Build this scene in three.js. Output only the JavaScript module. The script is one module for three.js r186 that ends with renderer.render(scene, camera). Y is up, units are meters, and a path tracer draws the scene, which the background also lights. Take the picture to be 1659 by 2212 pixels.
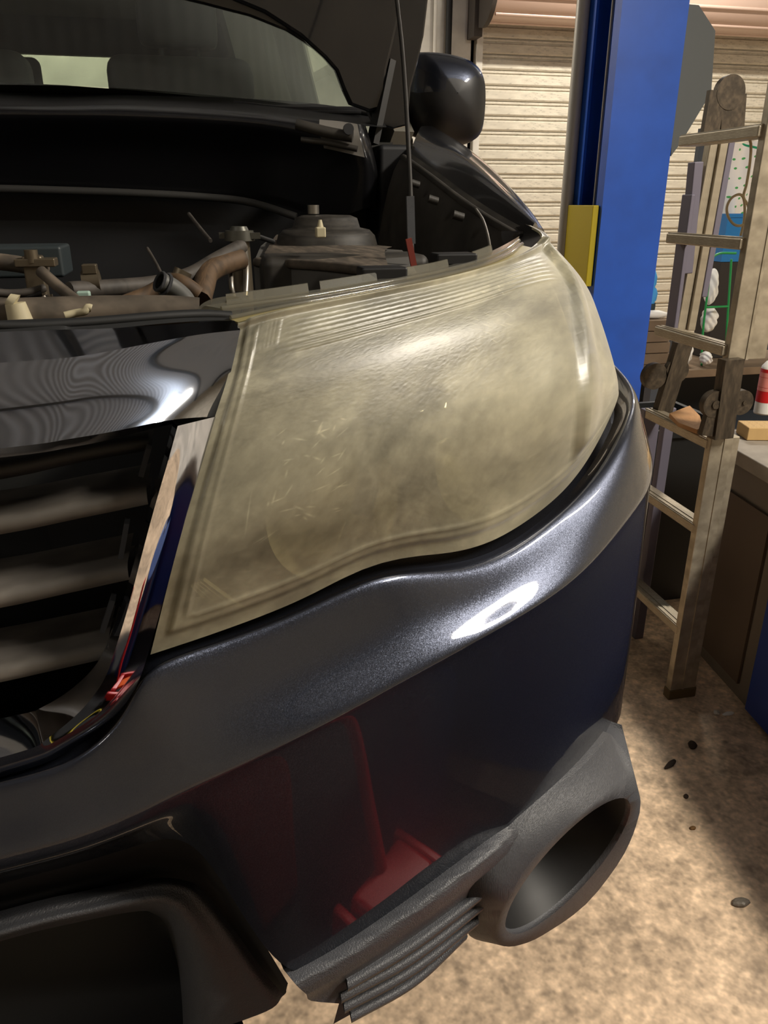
import * as THREE from 'three';
import { mergeGeometries, toCreasedNormals } from 'three/addons/utils/BufferGeometryUtils.js';
import { RoundedBoxGeometry } from 'three/addons/geometries/RoundedBoxGeometry.js';
import { RectAreaLightUniformsLib } from 'three/addons/lights/RectAreaLightUniformsLib.js';
import { FontLoader } from 'three/addons/loaders/FontLoader.js';
import { TextGeometry } from 'three/addons/geometries/TextGeometry.js';

// ---------------------------------------------------------------- camera, light, exposure
// x = the car's own left side, y up, z = out of the car's nose; the floor is y = 0; metres
const V = (x, y, z) => new THREE.Vector3(x, y, z);
const RAD = Math.PI / 180;
const scene = new THREE.Scene();
const LIFT = 0.5;                                            // the car stands on the arms of a post lift, half a metre up
const EYE = V(0.36, 1.5, 0.40), YAW = 13 * RAD, PITCH = 22 * RAD;
const FOCAL = 1661, MIDX = 829.5, MIDY = 1106;
const FWD = V(Math.sin(YAW) * Math.cos(PITCH), -Math.sin(PITCH), -Math.cos(YAW) * Math.cos(PITCH));
const RIGHT = V(Math.cos(YAW), 0, Math.sin(YAW));
const UP = new THREE.Vector3().crossVectors(RIGHT, FWD);
const camera = new THREE.PerspectiveCamera(2 * Math.atan(1106 / FOCAL) / RAD, 1659 / 2212, 0.02, 60);
camera.position.copy(EYE); camera.up.set(0, 1, 0); camera.lookAt(EYE.clone().add(FWD)); camera.updateMatrixWorld();
scene.background = new THREE.Color(0, 0, 0);
const renderer = new THREE.WebGLRenderer({ antialias: true });
renderer.toneMapping = THREE.LinearToneMapping;
renderer.toneMappingExposure = 1.0;
renderer.shadowMap.enabled = true;
RectAreaLightUniformsLib.init();
const LAMP_COLOR = new THREE.Color(1.0, 0.91, 0.78);
// tube lamps of the workshop: [x, y, z, length, turn about y, radiance, share repeated upwards by an added light above the closed fitting, width]
const TUBES = [
  [2.85, 3.3, 0.6, 1.25, Math.PI / 2, 135, 0.16, 0.35],
  [-2.4, 3.4, 1.6, 1.25, 0, 90, 0.6, 0.07],  // added unseen fill lamp, brightens the roof that the chrome mirrors
  [3.4, 3.4, -4.3, 1.25, 0, 330, 0.2, 0.07],
  [-0.5, 3.4, -4.9, 1.25, 0, 420, 0.1, 0.07],
];

// ---------------------------------------------------------------- helpers
let seed = 7;
const rnd = () => { seed = (seed * 1664525 + 1013904223) >>> 0; return seed / 4294967296; };
const hash = (x, y) => { let h = (x * 374761393 + y * 668265263) | 0; h = Math.imul(h ^ (h >>> 13), 1274126177); return ((h ^ (h >>> 16)) >>> 0) / 4294967296; };
const smooth = (a, b, x) => { const t = Math.min(1, Math.max(0, (x - a) / (b - a))); return t * t * (3 - 2 * t); };
const lerp = (a, b, t) => a + (b - a) * t;
function vnoise(x, y, wrap = 0) {                       // value noise, tiling when wrap is set
  const xi = Math.floor(x), yi = Math.floor(y), fx = x - xi, fy = y - yi, u = fx * fx * (3 - 2 * fx), v = fy * fy * (3 - 2 * fy);
  const w = (i) => wrap ? ((i % wrap) + wrap) % wrap : i;
  return lerp(lerp(hash(w(xi), w(yi)), hash(w(xi + 1), w(yi)), u), lerp(hash(w(xi), w(yi + 1)), hash(w(xi + 1), w(yi + 1)), u), v);
}
function fbm(x, y, oct = 4, wrap = 0) { let s = 0, a = 0.5, t = 0; for (let i = 0; i < oct; i++) { s += a * vnoise(x, y, wrap); t += a; x *= 2; y *= 2; if (wrap) wrap *= 2; a *= 0.5; } return s / t; }
function tex(w, h, fn, srgb = true, repeat = [1, 1]) {   // fn(u, v) -> [r, g, b] 0..1
  const d = new Uint8Array(w * h * 4);
  for (let j = 0; j < h; j++) for (let i = 0; i < w; i++) {
    const c = fn((i + 0.5) / w, (j + 0.5) / h), o = (j * w + i) * 4;
    for (let k = 0; k < 3; k++) d[o + k] = Math.max(0, Math.min(255, c[k] * 255)); d[o + 3] = 255;
  }
  const t = new THREE.DataTexture(d, w, h, THREE.RGBAFormat);
  t.magFilter = THREE.LinearFilter; t.minFilter = THREE.LinearMipmapLinearFilter; t.generateMipmaps = true;
  t.wrapS = t.wrapT = THREE.RepeatWrapping; t.repeat.set(...repeat);
  if (srgb) t.colorSpace = THREE.SRGBColorSpace;
  t.needsUpdate = true; return t;
}
const grey = (v) => [v, v, v];
const std = (o) => new THREE.MeshStandardMaterial({ side: THREE.DoubleSide, ...o });
const phys = (o) => new THREE.MeshPhysicalMaterial({ side: THREE.DoubleSide, ...o });

// ray helpers: a pixel of the 1659 x 2212 photograph gives a direction only
const dir = (px, py) => FWD.clone().addScaledVector(RIGHT, (px - MIDX) / FOCAL).addScaledVector(UP, -(py - MIDY) / FOCAL).normalize();
const alongRay = (px, py, t) => EYE.clone().addScaledVector(dir(px, py), t);
function onPlane(px, py, p, n) { const d = dir(px, py); return EYE.clone().addScaledVector(d, p.clone().sub(EYE).dot(n) / d.dot(n)); }
const onZ = (px, py, z) => onPlane(px, py, V(0, 0, z), V(0, 0, 1));
const onX = (px, py, x) => onPlane(px, py, V(x, 0, 0), V(1, 0, 0));
const onY = (px, py, y) => onPlane(px, py, V(0, y, 0), V(0, 1, 0));
function toPixel(p) { const d = p.clone().sub(EYE), z = d.dot(FWD); return [MIDX + FOCAL * d.dot(RIGHT) / z, MIDY - FOCAL * d.dot(UP) / z]; }

// the car's nose in plan: arc length s from the centre line, y up, d = how far proud of the plan line
const PLAN = (() => {
  const c = new THREE.CatmullRomCurve3([[-0.3, -0.015], [-0.15, 0.015], [0, 0.03], [0.15, 0.015], [0.30, -0.015], [0.45, -0.06], [0.58, -0.115], [0.70, -0.185], [0.79, -0.265], [0.85, -0.355], [0.885, -0.46], [0.90, -0.60], [0.905, -0.9], [0.905, -1.3]].map(([x, z]) => V(x, 0, z)), false, 'centripetal');
  const p = c.getPoints(900), s = [0];
  for (let k = 0; k < 500; k++) { let a = p[0].clone(); for (let i = 1; i < p.length - 1; i++) { const q = p[i].clone(); p[i].multiplyScalar(0.5).addScaledVector(a, 0.25).addScaledVector(p[i + 1], 0.25); a = q; } }
  for (let i = 1; i < p.length; i++) s.push(s[i - 1] + p[i].distanceTo(p[i - 1]));
  let z0 = 0; while (p[z0].x < 0) z0++;
  const off = s[z0];
  return { p, s: s.map((v) => v - off) };
})();
function planAt(s) {
  const { p, s: S } = PLAN; let lo = 0, hi = S.length - 1;
  while (hi - lo > 1) { const m = (lo + hi) >> 1; if (S[m] <= s) lo = m; else hi = m; }
  const t = (s - S[lo]) / (S[hi] - S[lo]), q = p[lo].clone().lerp(p[hi], t), tx = p[hi].x - p[lo].x, tz = p[hi].z - p[lo].z, l = Math.hypot(tx, tz);
  return { x: q.x, z: q.z, nx: -tz / l, nz: tx / l };
}
const skin = (s, y, d = 0) => { const q = planAt(s); return V(q.x + q.nx * d, y, q.z + q.nz * d); };
function proud(x, z) {                                    // signed distance from the plan line
  const { p } = PLAN; let b = 1e9, bi = 0;
  for (let i = 0; i < p.length; i++) { const e = (p[i].x - x) ** 2 + (p[i].z - z) ** 2; if (e < b) { b = e; bi = i; } }
  const a = p[Math.max(0, bi - 1)], c = p[Math.min(p.length - 1, bi + 1)], tx = c.x - a.x, tz = c.z - a.z, l = Math.hypot(tx, tz);
  return { d: (-(tz) * (x - p[bi].x) + tx * (z - p[bi].z)) / l, s: PLAN.s[bi] };
}
function hit(px, py, d = 0) {                             // where a ray meets the nose at d; the nearest approach if it passes by
  const r = dir(px, py), f = (t) => proud(EYE.x + r.x * t, EYE.z + r.z * t).d - d;
  let best = 1e9, bt = 0, prev = null;
  for (let t = 0.15; t < 1.6; t += 0.008) {
    const v = f(t);
    if (prev !== null && prev > 0 && v <= 0) { let a = t - 0.008, b = t; for (let k = 0; k < 14; k++) { const m = (a + b) / 2; if (f(m) > 0) a = m; else b = m; } return EYE.clone().addScaledVector(r, b); }
    if (v < best) { best = v; bt = t; } prev = v;
  }
  return EYE.clone().addScaledVector(r, bt);
}
const P = (a) => a.isVector3 ? a : a.s !== undefined ? skin(a.s, a.y + LIFT, a.d || 0) : hit(a[0], a[1], a[2] || 0);

// surfaces and solids
function crPoint(pts, t) {                                // Catmull-Rom through pts, t in 0..n-1
  const n = pts.length; if (n === 1) return pts[0].clone();
  let i = Math.min(n - 2, Math.floor(t)); const f = t - i;
  const p1 = pts[i], p2 = pts[i + 1], p0 = i > 0 ? pts[i - 1] : p1.clone().multiplyScalar(2).sub(p2), p3 = i < n - 2 ? pts[i + 2] : p2.clone().multiplyScalar(2).sub(p1);
  const f2 = f * f, f3 = f2 * f;
  return V(0, 0, 0).addScaledVector(p0, -0.5 * f3 + f2 - 0.5 * f).addScaledVector(p1, 1.5 * f3 - 2.5 * f2 + 1).addScaledVector(p2, -1.5 * f3 + 2 * f2 + 0.5 * f).addScaledVector(p3, 0.5 * f3 - 0.5 * f2);
}
function dense(pts, per) { const o = []; const n = (pts.length - 1) * per; for (let i = 0; i <= n; i++) o.push(crPoint(pts, i / per)); return o; }
function loftRows(rows, closedU = false, closedV = false, inside = false) {          // rows of equal length -> smooth indexed surface, uv in metres
  const n = rows[0].length, m = rows.length, pos = [], uv = [], idx = [];
  for (let j = 0; j < m; j++) { let u = 0; for (let i = 0; i < n; i++) { if (i) u += rows[j][i].distanceTo(rows[j][i - 1]); pos.push(rows[j][i].x, rows[j][i].y, rows[j][i].z); uv.push(u, 0); } }
  for (let i = 0; i < n; i++) { let v = 0; for (let j = 0; j < m; j++) { if (j) v += rows[j][i].distanceTo(rows[j - 1][i]); uv[(j * n + i) * 2 + 1] = v; } }
  const nu = closedU ? n : n - 1, nv = closedV ? m : m - 1;
  for (let j = 0; j < nv; j++) for (let i = 0; i < nu; i++) { const i2 = (i + 1) % n, j2 = (j + 1) % m, a = j * n + i, b = j * n + i2, c = j2 * n + i, d = j2 * n + i2; if (inside) idx.push(a, b, d, a, d, c); else idx.push(a, d, b, a, c, d); }
  const g = new THREE.BufferGeometry();
  g.setAttribute('position', new THREE.Float32BufferAttribute(pos, 3)); g.setAttribute('uv', new THREE.Float32BufferAttribute(uv, 2)); g.setIndex(idx); g.computeVertexNormals();
  return g;
}
// control grid (rows from top to bottom, columns along the nose) -> surface; smooth both ways
function gridRows(rows, per, perV) {
  const R = rows.map((r) => { const p = r.map(P); if (r[0].s === 0 && r.length > 3 && r[1].s === undefined && !r[1].isVector3) p[0].y = p[1].y + 0.3 * (p[1].y - p[2].y); return dense(p, per); }), out = [], n = R[0].length, m = (R.length - 1) * perV;
  for (let j = 0; j <= m; j++) { const row = []; for (let i = 0; i < n; i++) row.push(crPoint(R.map((r) => r[i]), j / perV)); out.push(row); }
  return out;
}
function relax(rows, nu, nv = 0, keep = () => false) {        // evens out small waves along the columns (and rows); edges stay
  const m = rows.length, n = rows[0].length;
  for (let k = 0; k < nu; k++) for (const r of rows) { let a = r[0].clone(); for (let i = 1; i < n - 1; i++) { const q = r[i].clone(); r[i].multiplyScalar(0.5).addScaledVector(a, 0.25).addScaledVector(r[i + 1], 0.25); a = q; } }
  for (let k = 0; k < nv; k++) for (let i = 0; i < n; i++) { let a = rows[0][i].clone(); for (let j = 1; j < m - 1; j++) { const q = rows[j][i].clone(); if (!keep(j)) rows[j][i].multiplyScalar(0.5).addScaledVector(a, 0.25).addScaledVector(rows[j + 1][i], 0.25); a = q; } }
  return rows;
}
const gridSurf = (rows, per = 8, perV = 8) => loftRows(gridRows(rows, per, perV));
function shell(rows, back) {                               // a sheet with thickness: rows (top -> bottom), back = vector added for its inner face
  const inner = rows.map((r) => r.map((p) => p.clone().add(back)));
  const flip = (g) => { const i = g.index.array; for (let k = 0; k < i.length; k += 3) { const t = i[k]; i[k] = i[k + 1]; i[k + 1] = t; } g.computeVertexNormals(); return g; };
  const first = (r) => r.map((q) => q[0]), last = (r) => r.map((q) => q[q.length - 1]);
  return merge([loftRows(rows), flip(loftRows(inner)), loftRows([inner[0], rows[0]]), loftRows([rows[rows.length - 1], inner[rows.length - 1]]), loftRows([first(inner), first(rows)].map((x) => x)), loftRows([last(rows), last(inner)])]);
}
function merge(list) { return mergeGeometries(list.map((g) => { const h = g.index ? g.toNonIndexed() : g.clone(); for (const k of Object.keys(h.attributes)) if (!['position', 'normal', 'uv'].includes(k)) h.deleteAttribute(k); if (!h.attributes.uv) h.setAttribute('uv', new THREE.Float32BufferAttribute(new Float32Array(h.attributes.position.count * 2), 2)); return h; })); }
function tube(pts, r, seg = 10, n = 0, caps = true) {       // round bar through points; r may be a function of 0..1
  const p = pts.length > 2 ? new THREE.CatmullRomCurve3(pts, false, 'centripetal').getSpacedPoints(n || pts.length * 6) : n ? Array.from({ length: n + 1 }, (_, i) => pts[0].clone().lerp(pts[1], i / n)) : pts;
  const rows = []; let nrm = null;
  for (let i = 0; i < p.length; i++) {
    const t = p[Math.min(p.length - 1, i + 1)].clone().sub(p[Math.max(0, i - 1)]).normalize();
    if (!nrm) nrm = Math.abs(t.y) < 0.9 ? V(0, 1, 0) : V(1, 0, 0);
    nrm = nrm.clone().addScaledVector(t, -nrm.dot(t)).normalize();
    const b = new THREE.Vector3().crossVectors(t, nrm), rr = typeof r === 'function' ? r(i / (p.length - 1)) : r, row = [];
    for (let k = 0; k < seg; k++) { const a = k / seg * 2 * Math.PI; row.push(p[i].clone().addScaledVector(nrm, Math.cos(a) * rr).addScaledVector(b, Math.sin(a) * rr)); }
    rows.push(row);
  }
  const g = [loftRows(rows, true, false, true)];
  if (caps) for (const e of [0, p.length - 1]) { const c = rows[e].map(() => p[e]); g.push(e ? loftRows([rows[e], c], true, false, true) : loftRows([c, rows[e]], true, false, true)); }
  return merge(g);
}
function bar(a, b, w, h, up = V(0, 1, 0), r = 0) {           // rectangular bar from a to b, w across, h along up
  const len = a.distanceTo(b), g = r > 0 ? new RoundedBoxGeometry(w, h, len, 2, r) : new THREE.BoxGeometry(w, h, len);
  const z = b.clone().sub(a).normalize(), x = new THREE.Vector3().crossVectors(up, z).normalize(), y = new THREE.Vector3().crossVectors(z, x);
  g.applyMatrix4(new THREE.Matrix4().makeBasis(x, y, z).setPosition(a.clone().lerp(b, 0.5))); return g;
}
function box(x0, x1, y0, y1, z0, z1, r = 0) {
  const g = r > 0 ? new RoundedBoxGeometry(x1 - x0, y1 - y0, z1 - z0, 2, r) : new THREE.BoxGeometry(x1 - x0, y1 - y0, z1 - z0);
  g.translate((x0 + x1) / 2, (y0 + y1) / 2, (z0 + z1) / 2); metreUV(g); return g;
}
function metreUV(g) {
  const p = g.attributes.position, n = g.attributes.normal, uv = new Float32Array(p.count * 2);
  for (let i = 0; i < p.count; i++) { const ax = Math.abs(n.getX(i)), ay = Math.abs(n.getY(i)), az = Math.abs(n.getZ(i)); if (ay >= ax && ay >= az) { uv[2 * i] = p.getX(i); uv[2 * i + 1] = p.getZ(i); } else if (ax > az) { uv[2 * i] = p.getZ(i); uv[2 * i + 1] = p.getY(i); } else { uv[2 * i] = p.getX(i); uv[2 * i + 1] = p.getY(i); } }
  g.setAttribute('uv', new THREE.Float32BufferAttribute(uv, 2)); return g;
}
function cyl(a, b, r0, r1 = r0, seg = 24) {
  const len = a.distanceTo(b), g = new THREE.CylinderGeometry(r1, r0, len, seg, 1);
  g.applyQuaternion(new THREE.Quaternion().setFromUnitVectors(V(0, 1, 0), b.clone().sub(a).normalize())); g.translate((a.x + b.x) / 2, (a.y + b.y) / 2, (a.z + b.z) / 2); return g;
}
function prism(outline, a, u, v, depth, bevel = 0) {          // outline [[x, y]..] in the plane (a; u, v), pushed out along u x v
  const sh = new THREE.Shape(outline.map(([x, y]) => new THREE.Vector2(x, y)));
  const g = new THREE.ExtrudeGeometry(sh, { depth, bevelEnabled: bevel > 0, bevelThickness: bevel, bevelSize: bevel, bevelSegments: 2, curveSegments: 12 });
  g.applyMatrix4(new THREE.Matrix4().makeBasis(u, v, new THREE.Vector3().crossVectors(u, v)).setPosition(a)); return g;
}
function latheAt(prof, base, seg = 32) { const g = new THREE.LatheGeometry(prof.map(([r, y]) => new THREE.Vector2(r, y)), seg); g.translate(base.x, base.y, base.z); return g; }

// scene graph
const taken = {};
function numbered(name) { const n = taken[name] = (taken[name] ?? -1) + 1; return n ? `${name}_${String(n).padStart(3, '0')}` : name; }
function obj(name, geo, mat, parent = scene, label) {
  const g = Array.isArray(geo) ? (geo.length > 1 ? merge(geo) : geo[0]) : geo;
  const m = new THREE.Mesh(g, mat); m.name = parent === scene ? numbered(name) : name; m.castShadow = m.receiveShadow = true;
  if (label) m.userData.label = label; parent.add(m); return m;
}
function thing(name, label, category, group) { const o = new THREE.Group(); o.name = numbered(name); o.userData = { label, category }; if (group) o.userData.group = group; scene.add(o); return o; }
function tag(o, label, category, group) { Object.assign(o.userData, { label, category }); if (group) o.userData.group = group; return o; }
function struct(name, geo, mat, label, category) { const o = obj(name, geo, mat); o.userData.kind = 'structure'; if (label) o.userData.label = label; if (category) o.userData.category = category; return o; }
// ---------------------------------------------------------------- materials of the place
const concreteTex = tex(1024, 1024, (u, v) => {
  const a = fbm(u * 7, v * 7, 5, 7), b = fbm(u * 64, v * 64, 4, 64), c = fbm(u * 180, v * 180, 2, 180), st = smooth(0.62, 0.74, fbm(u * 22, v * 22, 4, 22));
  let k = 0.80 + (a - 0.5) * 0.20 + (b - 0.5) * 0.34 + (c - 0.5) * 0.24; k *= 1 - 0.13 * st;
  return [k * 1.0, k * 0.875, k * 0.735];
});
const concreteBump = tex(512, 512, (u, v) => grey(0.5 * fbm(u * 40, v * 40, 3, 40) + 0.5 * fbm(u * 9, v * 9, 3, 9)), false);
function repeated(t, x, y) { const c = t.clone(); c.repeat.set(x, y); c.needsUpdate = true; return c; }
const M = {};
M.floor = std({ map: repeated(concreteTex, 1 / 1.7, 1 / 1.7), bumpMap: repeated(concreteBump, 1 / 0.8, 1 / 0.8), bumpScale: 0.0025, roughness: 0.62 });
M.wall = std({ color: 0xc9c3b4, roughness: 0.85, map: tex(256, 256, (u, v) => grey(0.82 + 0.18 * fbm(u * 8, v * 8, 4, 8))) });
M.tin = std({ color: 0xa3b0c4, roughness: 0.6 });
M.beam = std({ color: 0x3d434b, roughness: 0.6 });
const slatTex = tex(512, 128, (u, v) => { const n = fbm(u * 24, v * 24, 4, 24), g = smooth(0.62, 0.8, fbm(u * 60, v * 60, 3, 60)); const k = 0.86 + 0.14 * n - 0.12 * g; return [k, k * 0.985, k * 0.955]; }, true, [1 / 1.5, 1 / 0.37]);
M.slat = std({ color: 0xd3cfc4, map: slatTex, roughness: 0.5, metalness: 0.0 });
M.jamb = std({ color: 0xd8d4ca, roughness: 0.6, map: tex(256, 256, (u, v) => grey(0.85 + 0.15 * fbm(u * 10 + 5, v * 14, 4, 0))) });
M.black = std({ color: 0x0b0b0c, roughness: 0.7 });
M.roll = std({ color: 0xbfa79a, roughness: 0.35, metalness: 0.15 });

// ---------------------------------------------------------------- the room
const RX0 = -4.2, RX1 = 5.6, RZ0 = -5.6, RZ1 = 4.6, RH = 3.9;
const SLAT = 0.098, DX0 = 2.42, DX1 = 5.4, DOORZ = RZ0 + 0.04;
struct('floor', box(RX0 - 0.2, RX1 + 0.2, -0.2, 0, RZ0 - 0.2, RZ1 + 0.2), M.floor, 'worn stained concrete workshop floor', 'floor');
struct('wall_back', [box(RX0 - 0.2, DX0 - 0.04, 0, RH, RZ0 - 0.2, RZ0), box(DX0 - 0.04, RX1 + 0.2, 2.9, RH, RZ0 - 0.2, RZ0)], M.wall, 'pale rendered wall behind the car with the shutter opening', 'wall');
struct('wall_left', box(RX0 - 0.2, RX0, 0, RH, RZ0, RZ1), M.wall, 'pale rendered side wall across the car', 'wall');
struct('wall_right', box(RX1, RX1 + 0.2, 0, RH, RZ0, RZ1), M.wall, 'pale rendered side wall beyond the workbench', 'wall');
struct('wall_front', box(RX0 - 0.2, RX1 + 0.2, 0, RH, RZ1, RZ1 + 0.2), M.wall, 'pale rendered wall facing the car nose', 'wall');
const ceiling = struct('ceiling', (() => {                    // corrugated tin roof sheet, waves along x
  const rows = []; for (let j = 0; j <= 8; j++) { const r = []; for (let i = 0; i <= 800; i++) { const x = lerp(RX0 - 0.1, RX1 + 0.1, i / 800); r.push(V(x, RH + 0.009 * Math.cos(x * 2 * Math.PI / 0.1), lerp(RZ0 - 0.1, RZ1 + 0.1, j / 8))); } rows.push(r); }
  return [loftRows(rows), box(RX0 - 0.2, RX1 + 0.2, RH + 0.05, RH + 0.15, RZ0 - 0.2, RZ1 + 0.2)];
})(), M.tin, 'corrugated tin roof over the workshop', 'ceiling');
for (let k = 0; k < 6; k++) { const z = -4.6 + k * 1.7; obj('purlin', box(RX0, RX1, RH - 0.16, RH - 0.02, z - 0.04, z + 0.04), M.beam, ceiling); }

// roller shutter: each slat a corrugated strip of its own
const door = struct('door_1', [box(DX0 + 0.01, DX1, 0.0, 2.75, RZ0 - 0.05, RZ0 - 0.03)], M.slat, 'cream roller shutter of narrow corrugated slats', 'shutter');
const slatGeo = (() => {
  const prof = [[0, 0.0], [0.003, 0.012], [0.012, 0.018], [0.062, 0.018], [0.070, 0.006], [0.075, 0.006], [0.079, 0.014], [0.090, 0.014], [0.0955, 0.0], [SLAT, 0]].map(([y, z]) => [y, z]).reverse();
  const front = loftRows(prof.map(([y, z]) => Array.from({ length: 13 }, (_, i) => V(lerp(DX0, DX1, i / 12), y, z))));
  const g = merge([toCreasedNormals(front, 0.5), box(DX0, DX1, 0.002, SLAT - 0.002, -0.008, -0.002)]); return g;
})();
for (let k = 0; k < 27; k++) { const m = obj('slat', slatGeo, M.slat, door); m.position.set(0, 0.02 + k * SLAT, DOORZ); }

struct('trim_1', box(DX0 - 0.02, DX0 + 0.025, 0, 2.62, RZ0, RZ0 + 0.07), M.jamb, 'cream steel guide rail at the shutter edge', 'rail');
struct('trim_2', box(1.6, DX0 - 0.06, 0, RH - 0.2, RZ0, RZ0 + 0.05), M.jamb, 'pale painted pier beside the shutter', 'pier');
tag(obj('downpipe', [cyl(V(2.185, 0, RZ0 + 0.085), V(2.185, RH, RZ0 + 0.085), 0.022)], M.black), 'thin black pipe running up the pale pier', 'pipe');
tag(obj('conduit', [cyl(V(2.09, 0, RZ0 + 0.075), V(2.09, RH, RZ0 + 0.075), 0.012)], M.jamb), 'slim cream conduit running up the pale pier', 'pipe');
// rolled-up shutter curtain above the opening
{ const t = thing('shutter_roll', 'pinkish rolled shutter drum above the slats', 'shutter roll');
  const cy = onZ(1240, 0, RZ0 + 0.26).y + 0.05, R = 0.2;
  obj('drum', cyl(V(DX0 - 0.02, cy, RZ0 + 0.26), V(DX1 + 0.1, cy, RZ0 + 0.26), R, R, 40), M.roll, t);
  for (let k = 0; k < 10; k++) { const a = k / 10 * 2 * Math.PI + 0.2, c = V(0, cy + Math.sin(a) * R, RZ0 + 0.26 + Math.cos(a) * R); obj('fold', cyl(V(DX0, c.y, c.z), V(DX1, c.y, c.z), 0.012, 0.012, 8), M.roll, t); }
  obj('bracket', [cyl(V(DX0 - 0.06, cy - 0.02, RZ0 + 0.27), V(DX0 - 0.03, cy - 0.02, RZ0 + 0.27), 0.22, 0.22, 24), box(DX0 - 0.09, DX0 - 0.03, cy - 0.28, cy + 0.3, RZ0 + 0.055, RZ0 + 0.2)], std({ color: 0x3a342f, roughness: 0.8 }), t, 'dark bracket plate');
}
// ---------------------------------------------------------------- materials of the car
const flakeTex = tex(512, 512, (u, v) => { const a = hash(Math.floor(u * 512), Math.floor(v * 512)), b = hash(Math.floor(u * 512) + 911, Math.floor(v * 512) + 77); return [0.5 + (a - 0.5) * 0.34, 0.5 + (b - 0.5) * 0.34, 1]; }, false);
M.paint = phys({ color: 0x373b47, metalness: 0.85, roughness: 0.34, normalMap: repeated(flakeTex, 1 / 0.16, 1 / 0.16), normalScale: new THREE.Vector2(0.35, 0.35), clearcoat: 1, clearcoatRoughness: 0.03 });
M.paintPlain = phys({ color: 0x16171b, metalness: 0.6, roughness: 0.45, clearcoat: 1, clearcoatRoughness: 0.05 });
M.chrome = phys({ color: 0xbfc3cc, metalness: 1, roughness: 0.07, roughnessMap: tex(256, 256, (u, v) => { const n = smooth(0.45, 0.75, fbm(u * 7, v * 7, 5, 7)); return [0, 0.6 + n * 0.9, 0]; }, false, [1 / 0.3, 1 / 0.3]) });
const grainBump = tex(256, 256, (u, v) => grey(fbm(u * 64, v * 64, 2, 64)), false, [1 / 0.05, 1 / 0.05]);
M.plastic = std({ color: 0x48494d, roughness: 0.48, bumpMap: grainBump, bumpScale: 0.0004 });
M.plasticBlack = std({ color: 0x101012, roughness: 0.55 });
M.slatGrey = std({ color: 0x6f6c69, roughness: 0.55, map: tex(256, 64, (u, v) => { const n = fbm(u * 14, v * 5, 4, 0); return [0.62 + 0.5 * n, 0.60 + 0.5 * n, 0.57 + 0.5 * n]; }, true, [1 / 0.4, 1 / 0.1]) });
M.rubber = std({ color: 0x1b1c1d, roughness: 0.6 });
M.radiator = std({ color: 0x2a2c2e, roughness: 0.7, metalness: 0.2 });
M.shell = std({ color: 0x1a1b1e, roughness: 0.55 });  // bay sheet metal; also the dark discs standing for hole and bore
// oxidised polycarbonate: mottled dull patches, pale abraded swirls, yellowed rims
const scratches = (() => {                                  // pale scratches and a scuffed patch left by sanding, [u, v, angle, length, width]
  const l = []; for (let k = 0; k < 26; k++) l.push([0.47 + rnd() * 0.10, 0.50 + rnd() * 0.34, 2.15 + (rnd() - 0.5) * 0.5, 0.008 + rnd() * 0.022, 0.0011]);
  for (let k = 0; k < 40; k++) l.push([0.13 + rnd() * 0.12, 0.20 + rnd() * 0.24, rnd() * 3.1, 0.006 + rnd() * 0.012, 0.0016]);
  l.push([0.105, 0.27, 1.62, 0.055, 0.0012]); l.push([0.515, 0.56, 2.2, 0.03, 0.0012]); l.push([0.53, 0.52, 2.1, 0.022, 0.0012]); return l;
})();
const hazeTex = tex(1024, 1024, (u, v) => {
  const warp = (fbm(u * 5 + 3, v * 5 + 8, 4) - 0.5) * 0.5, a = fbm(u * 11 + warp * 3, v * 7 + warp * 3, 5), b = fbm(u * 60 + 5, v * 40 + warp * 4, 4), c = fbm(u * 3 + 11, v * 3 + 4, 3);
  let k = 0.74 + (a - 0.5) * 0.22 + (b - 0.5) * 0.14 + (c - 0.5) * 0.12;
  for (const [x, y, t, len, w] of scratches) { const dx = u - x, dy = v - y; if (Math.abs(dx) > len || Math.abs(dy) > len) continue; const p = dx * Math.cos(t) + dy * Math.sin(t), q = -dx * Math.sin(t) + dy * Math.cos(t); if (Math.abs(p) < len) k += 0.16 * Math.exp(-((q / w) ** 2)) * (1 - Math.abs(p) / len); }
  return [k * 1.0, k * 0.972, k * 0.84];
});
const hazeThrough = tex(512, 512, (u, v) => {
  const warp = fbm(u * 5 + 3, v * 5 + 8, 4) - 0.5, a = fbm(u * 6 + 20 + warp * 3, v * 6 + 40, 5);
  return grey(Math.max(0.05, 0.6 + (a - 0.5) * 0.9));
}, false);
M.lens = phys({ map: hazeTex, roughness: 0.42, transmission: 0.85, transmissionMap: hazeThrough, thickness: 0, ior: 1.55, clearcoat: 0.4, clearcoatRoughness: 0.3, bumpMap: tex(512, 512, (u, v) => grey(fbm(u * 120, v * 120, 3)), false), bumpScale: 0.00015 });
M.clear = phys({ color: 0xd8d4c4, roughness: 0.1, transmission: 0.88, thickness: 0, ior: 1.5 });
M.yellowed = phys({ color: 0xb9ab77, roughness: 0.3, transmission: 0.35, thickness: 0, ior: 1.5 });
M.reflector = std({ color: 0xe4e2da, metalness: 0.35, roughness: 0.4 });
M.housing = std({ color: 0x8f8b7e, roughness: 0.6 });

// ---------------------------------------------------------------- the car
const car = thing('car', 'black car with hood raised and a clouded yellowed headlight', 'car');

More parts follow.
